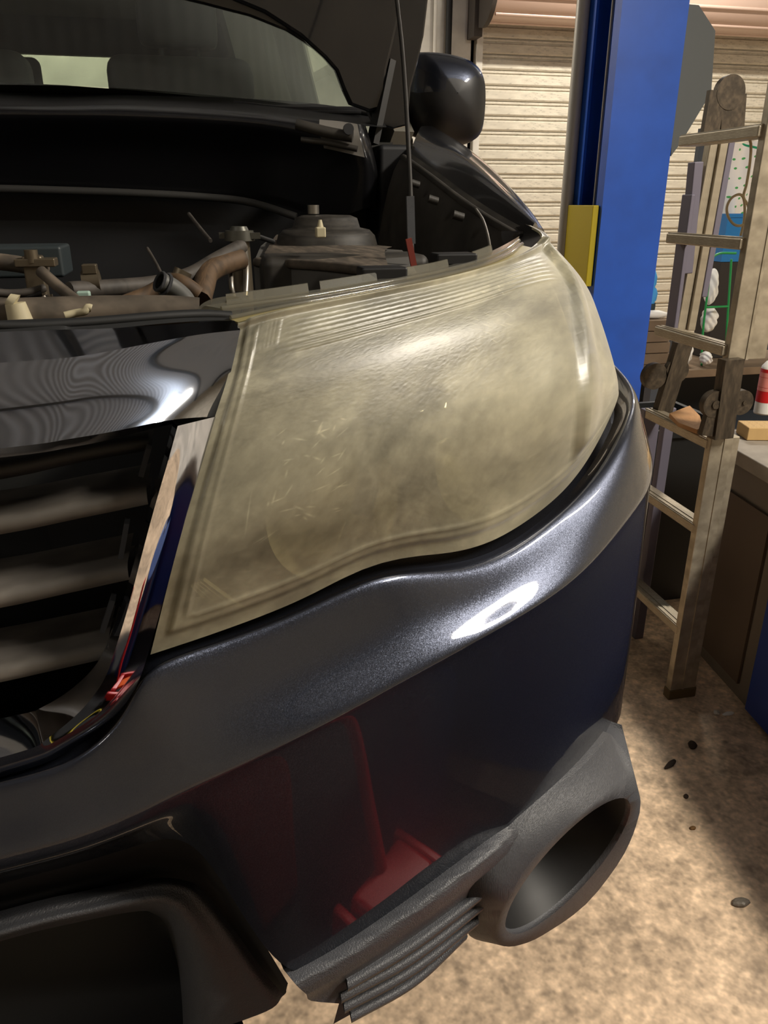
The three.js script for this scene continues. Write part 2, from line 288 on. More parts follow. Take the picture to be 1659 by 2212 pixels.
// bumper skin: columns run from the centre line outwards round the corner
const T = [{ s: 0, y: 0.655, d: -0.012 }, [0, 1690, -0.012], [150, 1642, -0.012], [236, 1580, -0.013], [287, 1505, -0.014], [322, 1437, -0.020], [470, 1386, -0.028], [640, 1321, -0.030], [770, 1256, -0.030], [870, 1228, -0.028], [1000, 1216, -0.028], [1110, 1170, -0.030], [1245, 1060, -0.034], [1322, 925, -0.05]];
const L = [{ s: 0, y: 0.652, d: -0.004 }, [0, 1699, -0.004], [154, 1652, -0.004], [243, 1590, -0.004], [297, 1514, -0.005], [335, 1447, -0.010], [478, 1402, -0.018], [646, 1338, -0.020], [775, 1275, -0.020], [868, 1249, -0.018], [1015, 1245, -0.016], [1125, 1195, -0.018], [1262, 1075, -0.022], [1336, 940, -0.03]];
const Mid = [{ s: 0, y: 0.64, d: 0.004 }, [0, 1770, 0.004], [168, 1720, 0.004], [275, 1668, 0.004], [348, 1605, 0.003], [405, 1560, 0.000], [540, 1508, -0.005], [695, 1440, -0.007], [820, 1375, -0.007], [905, 1335, -0.006], [1035, 1305, -0.004], [1140, 1250, -0.004], [1268, 1145, -0.006], [1360, 1000, -0.01]];
const Cr = [{ s: 0, y: 0.61, d: 0.014 }, [0, 1848, 0.014], [180, 1800, 0.014], [300, 1752, 0.014], [390, 1709, 0.014], [470, 1672, 0.014], [600, 1612, 0.014], [740, 1540, 0.014], [860, 1474, 0.014], [950, 1425, 0.014], [1060, 1364, 0.014], [1160, 1306, 0.013], [1275, 1222, 0.010], [1377, 1090, 0.004]];
const C2 = Cr.map((c) => c.s !== undefined ? { s: c.s, y: c.y - 0.016, d: c.d - 0.001 } : [c[0], c[1] + 34, c[2] - 0.001]);
const Bt = [{ s: 0, y: 0.56, d: -0.035 }, [0, 1910, -0.035], [180, 1862, -0.032], [300, 1826, -0.020], [395, 1806, 0.0], [478, 1893, 0.008], [622, 2128, 0.010], [740, 2050, 0.010], [860, 1964, 0.010], [948, 1900, 0.010], [1046, 1826, 0.010], [1142, 1752, 0.010], [1248, 1664, 0.008], [1342, 1560, 0.004]];
const mixRow = (a, b, t, dd) => a.map((p, i) => p.s !== undefined ? { s: p.s, y: lerp(p.y, b[i].y, t), d: lerp(p.d, b[i].d, t) + dd } : [lerp(p[0], b[i][0], t), lerp(p[1], b[i][1], t), lerp(p[2], b[i][2], t) + dd]);
const Lo1 = mixRow(C2, Bt, 0.33, 0.001), Lo2 = mixRow(C2, Bt, 0.7, 0.001);
// hidden columns carry the skin on round the corner to the wheel arch
function carryOn(row, extra) { const p = row.map(P); p[0].y = p[1].y + 0.3 * (p[1].y - p[2].y); const q = p[p.length - 1], k = proud(q.x, q.z); extra.forEach(([ds, dy, dd]) => p.push(skin(k.s + ds, q.y + dy, Math.min(0.004, k.d + dd)))); return p; }
const tailUp = [[0.06, 0.012, 0.004], [0.16, 0.02, 0.008], [0.30, 0.03, 0.01]], tailDn = [[0.06, 0.004, 0.0], [0.16, 0.01, 0.0], [0.30, 0.02, 0]];
const upRows = [T, L, Mid, Cr].map((r, i) => carryOn(r, i < 2 ? tailUp : tailDn)), loRows = [Cr, C2, Lo1, Lo2, Bt].map((r) => carryOn(r, tailDn));
const bumperRows = gridRows(upRows, 8, 7), bumperLow = gridRows(loRows, 8, 8).slice(1);
const bumperAll = relax([...bumperRows, ...bumperLow], 24, 2, (j) => j < 8);
const bumper = obj('bumper', [loftRows(bumperAll), loftRows([bumperAll[0].map((p) => p.clone().add(V(-0.004, 0.001, -0.03))), bumperAll[0]]), loftRows([bumperAll[bumperAll.length - 1], bumperAll[bumperAll.length - 1].map((p) => p.clone().add(V(-0.006, -0.002, -0.035)))])], M.paint, car, 'glossy metallic black bumper skin');

// headlight lens: rows bottom to top, columns from the grille outwards
const H0 = [[325, 1414, -0.022], [470, 1366, -0.024], [640, 1301, -0.025], [775, 1232, -0.025], [880, 1203, -0.024], [1000, 1190, -0.024], [1110, 1145, -0.026], [1245, 1035, -0.030], [1326, 885, -0.045]];
const H1 = [[385, 1177, -0.010], [520, 1132, -0.008], [670, 1080, -0.006], [800, 1030, -0.005], [900, 1005, -0.005], [1010, 975, -0.006], [1130, 930, -0.010], [1260, 850, -0.018], [1327, 820, -0.05]];
const H2 = [[453, 936, -0.022], [575, 896, -0.021], [710, 855, -0.021], [835, 815, -0.022], [930, 790, -0.024], [1030, 760, -0.028], [1135, 725, -0.036], [1240, 690, -0.055], [1292, 700, -0.085]];
const H25 = [[494, 806, -0.036], [600, 772, -0.036], [725, 742, -0.037], [845, 712, -0.040], [945, 685, -0.045], [1045, 655, -0.053], [1135, 622, -0.066], [1212, 605, -0.088], [1256, 615, -0.115]];
const H3 = [[514, 696, -0.056], [620, 669, -0.058], [740, 647, -0.062], [855, 625, -0.068], [955, 605, -0.076], [1045, 582, -0.088], [1110, 560, -0.103], [1150, 535, -0.125], [1168, 514, -0.15]];
const lensCtl = [H3, H25, H2, H1, H0].map((r) => { const p = r.map(P), q = p[p.length - 1], k = proud(q.x, q.z); p.push(skin(k.s + 0.07, q.y + 0.004, k.d)); p.push(skin(k.s + 0.15, q.y + 0.01, k.d - 0.004)); return p; });
const LH = 180;                                   // lens grid
const lensRows = (() => {
  const R = lensCtl.map((r) => dense(r, 26)), n = R[0].length, rows = [];
  for (let j = 0; j <= LH; j++) { const row = []; for (let i = 0; i < n; i++) row.push(crPoint(R.map((r) => r[i]), j / LH * (R.length - 1))); rows.push(row); }
  return relax(rows, 120, 60);
})();
function lensDetail(rows) {                                  // rim step, moulded flutes and the fold towards the turn lamp
  const m = rows.length - 1, n = rows[0].length - 1, base = loftRows(rows), N = base.attributes.normal, out = [];
  for (let j = 0; j <= m; j++) { const r = []; for (let i = 0; i <= n; i++) {
    const u = i / n, v = 1 - j / m, k = j * (n + 1) + i; let h = 0;
    h += 0.0022 * smooth(0.014, 0.024, u) * smooth(0.030, 0.052, v);                       // raised face inside the rim
    h += 0.0010 * Math.exp(-(((u - 0.040) / 0.003) ** 2)) * smooth(0.06, 0.1, v) * smooth(0.95, 0.9, v);
    h += 0.0009 * Math.exp(-(((v - 0.072) / 0.005) ** 2)) * smooth(0.04, 0.06, u) * smooth(0.8, 0.7, u);
    const fl = smooth(0.09, 0.16, u) * smooth(0.70, 0.64, u), vv = v - 0.02 * Math.sin(u * 4);
    for (let q = 0; q < 7; q++) h += 0.0011 * Math.exp(-(((vv - (0.745 + q * 0.028)) / 0.006) ** 2)) * fl * (1 - 0.09 * q);
    if (v > 0.8) for (let q = 0; q < 6; q++) h += 0.0007 * Math.exp(-(((u - (0.045 + q * 0.0085)) / 0.0025) ** 2)) * smooth(0.80, 0.83, v) * smooth(0.955, 0.94, v);
    h += 0.0035 * Math.exp(-(((v - 0.975) / 0.012) ** 2));
    const fold = u - (0.688 + 0.045 * v * v); h += 0.008 * smooth(-0.008, 0.003, fold) * smooth(0.06, 0.004, fold) * smooth(0.06, 0.14, v);
    r.push(rows[j][i].clone().add(V(N.getX(k), N.getY(k), N.getZ(k)).multiplyScalar(h)));
  } out.push(r); }
  return out;
}
function unitUV(g, nu, nv) { const uv = g.attributes.uv; for (let j = 0; j < nv; j++) for (let i = 0; i < nu; i++) uv.setXY(j * nu + i, i / (nu - 1), 1 - j / (nv - 1)); return g; }
const lensFine = lensDetail(lensRows);
const headlight = obj('headlight', (() => {                  // housing tray behind the lens: inset walls and a back
  const rows = []; const steps = [[0, 0.0], [0.5, 0.02], [1, 0.10]];
  const back = V(0.012, -0.01, -0.11);
  const shrink = lensRows.filter((_, j) => j % 12 === 0).map((r) => r.filter((_, i) => i % 10 === 0).map((p) => p.clone().add(back)));
  const top = lensRows[0].filter((_, i) => i % 10 === 0), bot = lensRows[LH].filter((_, i) => i % 10 === 0), inn = lensRows.filter((_, j) => j % 12 === 0).map((r) => r[0]);
  globalThis.lampTop = [top, shrink[0]];
  return [loftRows(shrink), loftRows([shrink[shrink.length - 1], bot]), loftRows([inn, shrink.map((r) => r[0])])];
})(), M.housing, car, 'clouded yellowed headlight unit');
obj('lens', unitUV(loftRows(lensFine), lensFine[0].length, lensFine.length), M.lens, headlight, 'hazy oxidised plastic lens with moulded flutes');

obj('housing_top', loftRows(globalThis.lampTop), M.plasticBlack, headlight, 'black top wall of the lamp housing');
// clear flange with tabs along the top of the lens
const F0 = [[498, 690, -0.064], [620, 664, -0.066], [740, 642, -0.070], [855, 620, -0.076], [955, 599, -0.084], [1045, 575, -0.096], [1100, 552, -0.11], [1128, 530, -0.13]];
const F1 = [[478, 668, -0.084], [600, 651, -0.084], [730, 630, -0.088], [845, 609, -0.094], [950, 588, -0.102], [1035, 565, -0.113], [1088, 543, -0.126], [1120, 520, -0.143]];
const F2 = [[440, 660, -0.10], [590, 640, -0.10], [725, 619, -0.104], [842, 599, -0.11], [945, 580, -0.118], [1030, 555, -0.13], [1082, 533, -0.14], [1122, 510, -0.155]];
const flangeRows = relax(gridRows([F2, F1, F0], 8, 4), 12);
obj('flange', loftRows(flangeRows), M.clear, headlight, 'clear plastic lens flange');
obj('flange_bead', [tube(F1.map(P), 0.0022, 8, 60), tube(F0.map((q) => P([q[0], q[1] - 3, q[2]])), 0.0018, 8, 60)], M.clear, headlight);
obj('lens_gasket', loftRows(gridRows([F0, H3.slice(0, 8).map((q) => [q[0], q[1], q[2] + 0.001])], 8, 2)), M.yellowed, headlight, 'yellowed lens top edge');
for (const [a, b] of [[0.32, 1.55], [1.75, 2.75], [3.1, 4.25], [4.9, 5.6]]) {
  const pts = F2.map(P), q = Array.from({ length: 9 }, (_, i) => crPoint(pts, lerp(a, b, i / 8)));
  obj('tab', shell([q.map((p) => p.clone().add(V(0, 0.005, -0.003))), q.map((p) => p.clone().add(V(0, -0.003, 0.004)))], V(0, 0, -0.003)), M.clear, headlight, 'clear moulded tab');
}
for (const t of [2.9, 4.45]) { const p = crPoint(F2.map(P), t); obj('clip', box(p.x - 0.018, p.x + 0.018, p.y - 0.002, p.y + 0.008, p.z - 0.022, p.z + 0.002, 0.002), M.plasticBlack, headlight, 'black plastic clip'); }
// rounded clear ear at the grille end
obj('ear', (() => { const o = [[425, 668], [440, 654], [462, 645], [490, 640], [512, 641], [522, 648], [524, 655], [505, 690], [470, 690], [440, 680]].map(([x, y]) => hit(x, y, -0.10)); const c = o.reduce((a, p) => a.add(p), V(0, 0, 0)).multiplyScalar(1 / o.length); const r = dense([...o, o[0]], 4); return [loftRows([r, r.map(() => c)]), loftRows([r.map((p) => p.clone().add(V(0, -0.003, -0.006))), r])]; })(), M.clear, headlight, 'clear rounded mounting ear');
// inner reflectors: a bowl and fluted panels, seen dimly through the haze
function bowl(px, py, back, r, name) { const c = hit(px, py, -0.01 - back), q = planAt(proud(c.x, c.z).s), n = V(q.nx, 0, q.nz), g = new THREE.LatheGeometry(Array.from({ length: 12 }, (_, i) => new THREE.Vector2(0.012 + (r - 0.012) * i / 11, back * 0.75 * (i / 11) ** 2)), 32); g.applyQuaternion(new THREE.Quaternion().setFromUnitVectors(V(0, 1, 0), n)); g.translate(c.x, c.y, c.z); return obj(name, g, M.reflector, headlight); }
bowl(950, 920, 0.085, 0.066, 'reflector_bowl'); bowl(640, 1050, 0.08, 0.052, 'reflector_bowl');
function panel(pts, n, name, mat) { const q = pts.map((a) => hit(...a)), rows = []; const g = []; for (let k = 0; k < n; k++) { const t0 = k / n, t1 = (k + 0.86) / n, a = q[0].clone().lerp(q[1], t0), b = q[0].clone().lerp(q[1], t1), c = q[3].clone().lerp(q[2], t0), d = q[3].clone().lerp(q[2], t1), m1 = a.clone().lerp(b, 0.5).add(V(0, 0, 0.004)), m2 = c.clone().lerp(d, 0.5).add(V(0, 0, 0.004)); g.push(loftRows([[a, m1, b], [c, m2, d]])); } return obj(name, g, mat, headlight); }
panel([[745, 1125, -0.024], [812, 1108, -0.024], [800, 1212, -0.032], [700, 1240, -0.032]], 9, 'reflector_flute', M.reflector);
panel([[410, 1262, -0.026], [442, 1246, -0.026], [532, 1312, -0.03], [482, 1336, -0.03]], 5, 'reflector_flute', M.reflector);
obj('divider', tube([[800, 960, -0.026], [795, 1050, -0.026], [780, 1110, -0.026]].map((a) => hit(...a)), 0.008, 8), M.plasticBlack, headlight);
obj('bulb_shield', (() => { const c = hit(930, 900, -0.05); const g = new THREE.SphereGeometry(0.022, 20, 14); g.translate(c.x, c.y, c.z); return g; })(), M.chrome, headlight);

// chrome grille surround: bar across the top and a leg that bends under the slats
const barTop = [{ s: 0.0, y: 0.955, d: -0.060 }, [0, 716, -0.060], [170, 712, -0.060], [300, 706, -0.060], [430, 696, -0.060], [512, 692, -0.060]];
const barFold = [{ s: 0.0, y: 0.925, d: -0.038 }, [0, 784, -0.038], [170, 770, -0.038], [300, 746, -0.040], [430, 722, -0.044], [519, 713, -0.046]];
const barLow = [{ s: 0.0, y: 0.855, d: -0.004 }, [0, 970, -0.004], [120, 952, -0.004], [240, 934, -0.006], [372, 905, -0.018], [470, 900, -0.030]];
const barMid = mixRow(barFold, barLow, 0.5, -0.003); barMid[5] = [498, 806, -0.036];
const barEnd = [{ s: 0.0, y: 0.846, d: -0.012 }, [0, 990, -0.012], [120, 971, -0.012], [240, 951, -0.013], [370, 914, -0.026], [465, 912, -0.034]];
const frameMat = M.chrome;
const legOut = [[466, 900, -0.022], [441, 985, -0.017], [412, 1083, -0.012], [383, 1184, -0.010], [352, 1300, -0.009], [322, 1405, -0.009], [296, 1480, -0.009], [240, 1562, -0.010], [130, 1632, -0.010], [0, 1680, -0.010], { s: 0, y: 0.665, d: -0.010 }];
const legRidge = [[384, 920, -0.008], [362, 1000, -0.006], [335, 1092, -0.004], [308, 1192, -0.002], [277, 1312, 0], [249, 1402, 0.001], [224, 1473, 0.002], [168, 1543, 0.002], [90, 1602, 0.002], [0, 1638, 0.002], { s: 0, y: 0.69, d: 0.002 }];
const legIn = [[374, 912, -0.020], [352, 995, -0.020], [325, 1088, -0.020], [297, 1188, -0.020], [262, 1310, -0.020], [229, 1397, -0.020], [199, 1448, -0.020], [140, 1500, -0.020], [72, 1536, -0.020], [0, 1552, -0.020], { s: 0, y: 0.71, d: -0.020 }];
const legBack = legIn.map((p) => p.s !== undefined ? { ...p, d: -0.05 } : [p[0] - 4, p[1] - 2, -0.05]);
const legSurf = merge([relax(gridRows([legBack, legIn], 16, 3), 50), relax(gridRows([legIn, legRidge], 16, 5), 50), relax(gridRows([legRidge, mixRow(legRidge, legOut, 0.5, 0.0015), legOut], 16, 6), 50)].map((r) => loftRows(r)));
const grille = obj('grille_surround', [...(() => { const a = relax(gridRows([barTop, barFold], 24, 6), 160), b = relax(gridRows([barFold, barMid, barLow], 24, 14), 160), c = relax(gridRows([barLow, barEnd], 24, 4), 160); return [loftRows(a), loftRows(b), loftRows(c)]; })(), legSurf], frameMat, car, 'smudged chrome grille surround');
obj('grille_side', loftRows(gridRows([legIn.map((p) => p.s !== undefined ? { ...p, d: -0.19 } : [p[0] - 3, p[1] - 2, -0.19]), legIn.map((p) => p.s !== undefined ? { ...p, d: -0.045 } : [p[0] - 3, p[1] - 2, -0.045])], 8, 4)), M.plasticBlack, grille, 'black inner side of the grille opening');
// slats between the legs
const slatDefs = [
  [[0, 1020, -0.045], [165, 985, -0.045], [322, 958, -0.04], 0.006, 0.05], [[0, 1140, -0.03], [160, 1108, -0.03], [318, 1076, -0.028], 0.0058, 0.055],
  [[0, 1300, -0.03], [140, 1270, -0.03], [277, 1240, -0.028], 0.0058, 0.055], [[0, 1462, -0.03], [118, 1436, -0.03], [234, 1410, -0.028], 0.0058, 0.055]];
slatDefs.forEach(([a, b, c, h, dep], k) => {
  const q = [a, b, c].map((p) => hit(...p)), s0 = skin(0, q[0].y - 0.002, a[2]), line = new THREE.CatmullRomCurve3([s0, ...q], false, 'centripetal').getSpacedPoints(24), rows = [];
  const prof = [[-dep, h * 0.7], [-0.006, h], [-0.001, h * 0.75], [0, 0], [-0.001, -h * 0.75], [-0.006, -h], [-dep, -h * 0.9]];
  for (const [dz, dy] of prof) rows.push(line.map((p) => p.clone().add(V(-dz * 0.0, dy, dz))));
  obj('slat', loftRows(rows), k ? M.slatGrey : M.plasticBlack, grille, k ? 'grey weathered grille slat' : 'black upper grille slat');
});
for (const [a, b] of [[[322, 965], [305, 1025]], [[275, 1125], [262, 1200]], [[245, 1290], [222, 1360]]]) obj('fin', bar(hit(a[0], a[1], -0.03), hit(b[0], b[1], -0.03), 0.003, 0.012, V(0, 0, 1)), M.plastic, grille);
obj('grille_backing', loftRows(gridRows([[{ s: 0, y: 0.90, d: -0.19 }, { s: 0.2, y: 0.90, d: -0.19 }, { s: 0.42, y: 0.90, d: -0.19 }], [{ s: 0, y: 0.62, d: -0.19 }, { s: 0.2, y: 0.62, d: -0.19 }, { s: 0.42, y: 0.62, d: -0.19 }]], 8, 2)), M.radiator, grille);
// black weather strip over the bar
const st0 = [{ s: 0, y: 0.985, d: -0.09 }, [0, 692, -0.09], [170, 686, -0.09], [350, 672, -0.09], [440, 668, -0.09], [492, 674, -0.085]], st1 = [{ s: 0, y: 0.968, d: -0.07 }, [0, 704, -0.072], [170, 698, -0.072], [350, 684, -0.072], [440, 680, -0.072], [500, 682, -0.07]], st2 = [{ s: 0, y: 0.955, d: -0.066 }, [0, 724, -0.066], [170, 716, -0.066], [350, 699, -0.066], [440, 693, -0.066], [505, 692, -0.064]];
obj('weather_strip', loftRows([...gridRows([st0, st1], 8, 3), ...gridRows([st1, st2], 8, 3).slice(1)]), M.rubber, car, 'black rubber strip above the chrome bar');
obj('strip_lip', tube(st1.map(P), 0.003, 8, 50), M.rubber, car);

// lower intake surround
const in0 = [{ s: 0, y: 0.545, d: -0.045 }, [0, 1968, -0.055], [180, 1925, -0.055], [330, 1897, -0.055], [400, 1902, -0.053], [440, 1925, -0.05], [500, 2000, -0.045], [560, 2085, -0.04], [612, 2150, -0.035]];
const in1 = [{ s: 0, y: 0.535, d: -0.030 }, [0, 1995, -0.040], [180, 1950, -0.040], [330, 1918, -0.040], [392, 1925, -0.04], [425, 1950, -0.038], [478, 2020, -0.034], [530, 2105, -0.03], [575, 2185, -0.026]];
const in2 = [{ s: 0, y: 0.505, d: -0.040 }, [0, 2032, -0.050], [180, 1988, -0.050], [305, 1965, -0.050], [352, 1972, -0.05], [378, 2000, -0.05], [400, 2070, -0.05], [410, 2150, -0.05], [415, 2240, -0.05]];
const in3 = in2.map((p) => p.s !== undefined ? { ...p, d: -0.24 } : [p[0] - 20, p[1] + 2, -0.24]);
const wallTop = Bt.slice(0, 7), wall = [{ s: 0, y: 0.545, d: -0.05 }, [0, 1972, -0.06], [180, 1929, -0.06], [330, 1900, -0.06], [440, 1920, -0.06], [505, 1998, -0.05], [615, 2148, -0.04]];
obj('intake_recess', loftRows(gridRows([wallTop.map((p) => p.s !== undefined ? { ...p, d: p.d - 0.006 } : [p[0], p[1] - 4, p[2] - 0.006]), mixRow(wallTop, wall, 0.5, -0.012), wall, wall.map((p) => p.s !== undefined ? { ...p, y: p.y - 0.01, d: -0.1 } : [p[0] - 28, p[1] + 22, -0.09])], 8, 5)), M.plasticBlack, car, 'recessed panel under the bumper crease, black for the overhang shadow');  // overhang shadow put in as the black of this panel
obj('intake_surround', loftRows(gridRows([in0, in1, in2, in3], 8, 6)), M.plastic, car, 'dark grey textured intake surround');
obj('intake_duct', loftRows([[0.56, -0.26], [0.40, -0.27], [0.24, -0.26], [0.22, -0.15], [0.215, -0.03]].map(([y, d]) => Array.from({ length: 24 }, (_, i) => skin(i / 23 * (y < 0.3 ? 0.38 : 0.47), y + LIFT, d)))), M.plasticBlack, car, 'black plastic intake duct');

// grey cladding: rounded upper bar, flat, louvres, then the round fog lamp bezel
const k0 = [[612, 2094, 0.004], [732, 2028, 0.004], [852, 1948, 0.004], [940, 1884, 0.004], [1038, 1810, 0.004], [1112, 1752, 0.004]];
const k1 = [[640, 2128, 0.020], [755, 2062, 0.021], [874, 1982, 0.022], [962, 1918, 0.023], [1062, 1842, 0.022], [1134, 1784, 0.014]];
const k2 = [[662, 2148, 0.018], [772, 2084, 0.019], [886, 2004, 0.020], [975, 1940, 0.021], [1076, 1860, 0.020], [1140, 1800, 0.012]];
const k3 = [[672, 2162, 0.002], [785, 2098, 0.003], [896, 2020, 0.004], [983, 1955, 0.005], [1082, 1874, 0.006], [1142, 1815, 0.006]];
const k4 = [[735, 2168, 0.0], [820, 2122, 0.0], [930, 2047, 0.0], [1000, 1992, 0.0], [1072, 1927, 0.0], [1118, 1880, 0.002]];
const cladding = obj('cladding', [toCreasedNormals(loftRows([...gridRows([k0, k1, k2], 6, 5), ...gridRows([k2, k3, k4], 6, 3).slice(1)]), 0.9), loftRows([k0, k1, k2, k3].map((r) => P(r[0])).map((p) => [p, p.clone().add(V(-0.01, 0, -0.04))]))], M.plastic, car, 'grey ribbed cladding strip beside the fog lamp');
[[[752, 2142], [900, 2052], [1062, 1928]], [[738, 2168], [900, 2078], [1050, 1962]], [[745, 2190], [900, 2104], [1035, 1998]], [[760, 2210], [900, 2130], [1010, 2028]]].forEach((l, k) => {
  const a = l.map(([x, y]) => hit(x, y, 0.012 - 0.007 * k)), line = dense(a, 10);
  obj('louvre', loftRows([[-0.05, 0.006], [-0.004, 0.0075], [0, 0.003], [-0.002, -0.003], [-0.05, -0.004]].map(([dz, dy]) => line.map((p) => p.clone().add(V(0, dy, dz))))), M.plastic, cladding);
});
obj('louvre_backing', loftRows(gridRows([[[740, 2140, -0.06], [900, 2040, -0.06], [1080, 1900, -0.06]], [[720, 2212, -0.06], [900, 2110, -0.06], [1000, 2020, -0.06]]], 6, 2)), M.plastic, cladding);
// fog lamp bezel
const fogC = hit(1226, 1866, 0.012), FA = 24 * RAD, FE = -12 * RAD, fogN = V(Math.sin(FA) * Math.cos(FE), Math.sin(FE), Math.cos(FA) * Math.cos(FE)), fogU = V(Math.cos(FA), 0, -Math.sin(FA)), fogV = new THREE.Vector3().crossVectors(fogN, fogU);
const ringPx = Array.from({ length: 48 }, (_, i) => { const a = i / 48 * 2 * Math.PI; return a; });
const FR = 0.081 * fogC.distanceTo(EYE) / 0.8;
const ringAt = (r, back) => ringPx.map((a) => fogC.clone().addScaledVector(fogU, Math.cos(a) * r).addScaledVector(fogV, Math.sin(a) * r).addScaledVector(fogN, -back));
const outerPx = [[1362, 1640], [1343, 1566], [1262, 1652], [1180, 1718], [1100, 1788], [1050, 1850], [1016, 1925], [1004, 1985], [1015, 2022], [1060, 2036], [1110, 2030], [1150, 2012], [1200, 1988], [1262, 1938], [1320, 1862], [1360, 1790], [1373, 1710]];
const outerLoop = dense([...outerPx, outerPx[0]].map(([x, y], i) => i > 0 && i < 7 ? hit(x, y, 0.012) : onPlane(x, y, fogC.clone().addScaledVector(fogN, -0.02), fogN)), 8);
function byAngle(loop) { const rel = loop.map((p) => { const d = p.clone().sub(fogC); return { a: Math.atan2(d.dot(fogV), d.dot(fogU)), p }; }); return ringPx.map((a) => { const w = a > Math.PI ? a - 2 * Math.PI : a; let b = rel[0]; for (const r of rel) { let e = Math.abs(r.a - w), f = Math.abs(b.a - w); e = Math.min(e, 2 * Math.PI - e); f = Math.min(f, 2 * Math.PI - f); if (e < f) b = r; } return b.p.clone(); }); }
const bezOut = byAngle(outerLoop), bezIn = ringAt(FR, -0.004), bezMid = bezOut.map((p, i) => p.clone().lerp(bezIn[i], 0.55).addScaledVector(fogN, 0.012));
const bezBack = bezOut.map((p) => p.clone().addScaledVector(fogN, -0.05).lerp(fogC.clone().addScaledVector(fogN, -0.07), 0.12));
const fog = obj('fog_lamp_bezel', loftRows([bezBack, bezOut, bezMid, bezIn, ringAt(FR * 0.985, 0.002)], true, false, true), M.plastic, car, 'round grey fog lamp bezel at the bumper corner');
obj('bezel_cup', loftRows([ringAt(FR * 0.985, 0.002), ringAt(FR * 0.9, 0.02), ringAt(FR * 0.72, 0.06), ringAt(FR * 0.6, 0.075), ringAt(0.004, 0.08)], true, false, true), M.plasticBlack, fog);
obj('fog_lens', loftRows([ringAt(FR * 0.58, 0.068), ringAt(FR * 0.45, 0.062), ringAt(FR * 0.2, 0.058), ringAt(0.002, 0.056)], true, false, true), phys({ color: 0x101214, roughness: 0.1, clearcoat: 1 }), fog);
// ---------------------------------------------------------------- engine bay, hood, cabin, mirror
M.bayBlack = std({ color: 0x0e0e0f, roughness: 0.5 });
M.bayGrey = std({ color: 0x3b3a38, roughness: 0.6, map: tex(256, 256, (u, v) => { const n = fbm(u * 9, v * 9, 5, 9); return [0.55 + 0.6 * n, 0.52 + 0.58 * n, 0.48 + 0.55 * n]; }, true, [1 / 0.3, 1 / 0.3]) });
M.dusty = std({ color: 0x6a5f52, roughness: 0.75, map: tex(256, 256, (u, v) => { const n = fbm(u * 12 + 4, v * 12, 5, 12); return grey(0.45 + 0.8 * n); }, true, [1 / 0.2, 1 / 0.2]) });
M.hose = std({ color: 0x4a443e, roughness: 0.65, map: tex(256, 64, (u, v) => grey(0.6 + 0.6 * fbm(u * 14, v * 6, 4, 0)), true, [1 / 0.15, 1 / 0.05]) });
M.hoseBrown = std({ color: 0x5b4630, roughness: 0.7, map: tex(256, 64, (u, v) => grey(0.6 + 0.6 * fbm(u * 14 + 3, v * 6, 4, 0)), true, [1 / 0.15, 1 / 0.05]) });
M.steel = std({ color: 0x9a958c, metalness: 0.85, roughness: 0.38 });
M.brass = std({ color: 0x6d6353, metalness: 0.7, roughness: 0.45 });
M.cream = std({ color: 0xbdb394, roughness: 0.6 });
M.seal = std({ color: 0x2a2927, roughness: 0.8 });
M.cabin = std({ color: 0x2b2a27, roughness: 0.85 });
M.glass = phys({ color: 0xdce9e2, roughness: 0.02, transmission: 0.95, thickness: 0, ior: 1.5 });
M.glassDark = phys({ color: 0xdbe2dc, roughness: 0.02, transmission: 0.9, thickness: 0, ior: 1.5 });

// fender: ledge, crest, then over to the outside and down to the wheel arch
const crest = [[1163, 491, 0.775], [1130, 450, 0.785], [1085, 402, 0.80], [1030, 350, 0.815], [975, 308, 0.83], [915, 272, 0.84]].map(([x, y, X]) => onX(x, y, X));
const ledge = [[1146, 500, 0.755], [1105, 478, 0.755], [1060, 452, 0.755], [1000, 412, 0.755], [950, 375, 0.755], [885, 330, 0.755]].map(([x, y, X]) => onX(x, y, X));
const flank = crest.map((p, i) => V(p.x + lerp(0.012, 0.035, i / 5), p.y - 0.012, p.z)), flank2 = crest.map((p, i) => V(lerp(0.815, 0.90, i / 5), p.y - 0.10, p.z)), flank3 = crest.map((p, i) => V(lerp(0.845, 0.905, i / 5), lerp(1.18, 1.3, i / 5), p.z));
const fenderRows = gridRows([ledge, crest.map((p, i) => p.clone().lerp(ledge[i], 0.45).add(V(0, 0.008, 0))), crest, flank, flank2, flank3], 6, 4);
const fender = obj('fender', loftRows(fenderRows, false, false, true), M.paintPlain, car, 'black fender running back from the headlight');
obj('inner_fender', loftRows(gridRows([ledge, ledge.map((p) => V(p.x - 0.03, p.y - 0.03, p.z)), ledge.map((p) => V(p.x - 0.06, p.y - 0.16, p.z)), ledge.map((p) => V(p.x - 0.09, 1.1, p.z))], 6, 3), false, false, true), M.bayGrey, fender, 'dusty dark inner fender panel');
obj('ledge_flange', tube(ledge.map((p) => p.clone().add(V(-0.012, -0.008, 0))), 0.006, 8, 40), M.bayGrey, fender);
obj('fender_tip', (() => { const o = [[1163, 489], [1163, 512], [1150, 515], [1128, 500], [1112, 480], [1088, 462], [1085, 478], [1110, 512], [1085, 520], [1060, 470], [1085, 440], [1125, 455]]; const a = crest[0], b = ledge[0]; const r0 = [a, a.clone().lerp(b, 0.5), b, b.clone().add(V(-0.03, 0.0, -0.02))]; return loftRows([r0, r0.map((p) => p.clone().add(V(0.002, -0.05, 0.012))), r0.map((p) => p.clone().add(V(-0.02, -0.09, -0.02)))]); })(), M.paintPlain, fender);
for (const [x, y, X] of [[945, 435, 0.70], [1000, 470, 0.70], [905, 400, 0.71]]) { const c = onX(x, y, X); obj('bolt', cyl(c, c.clone().add(V(-0.014, 0.004, 0)), 0.006, 0.006, 6), M.bayGrey, fender); }
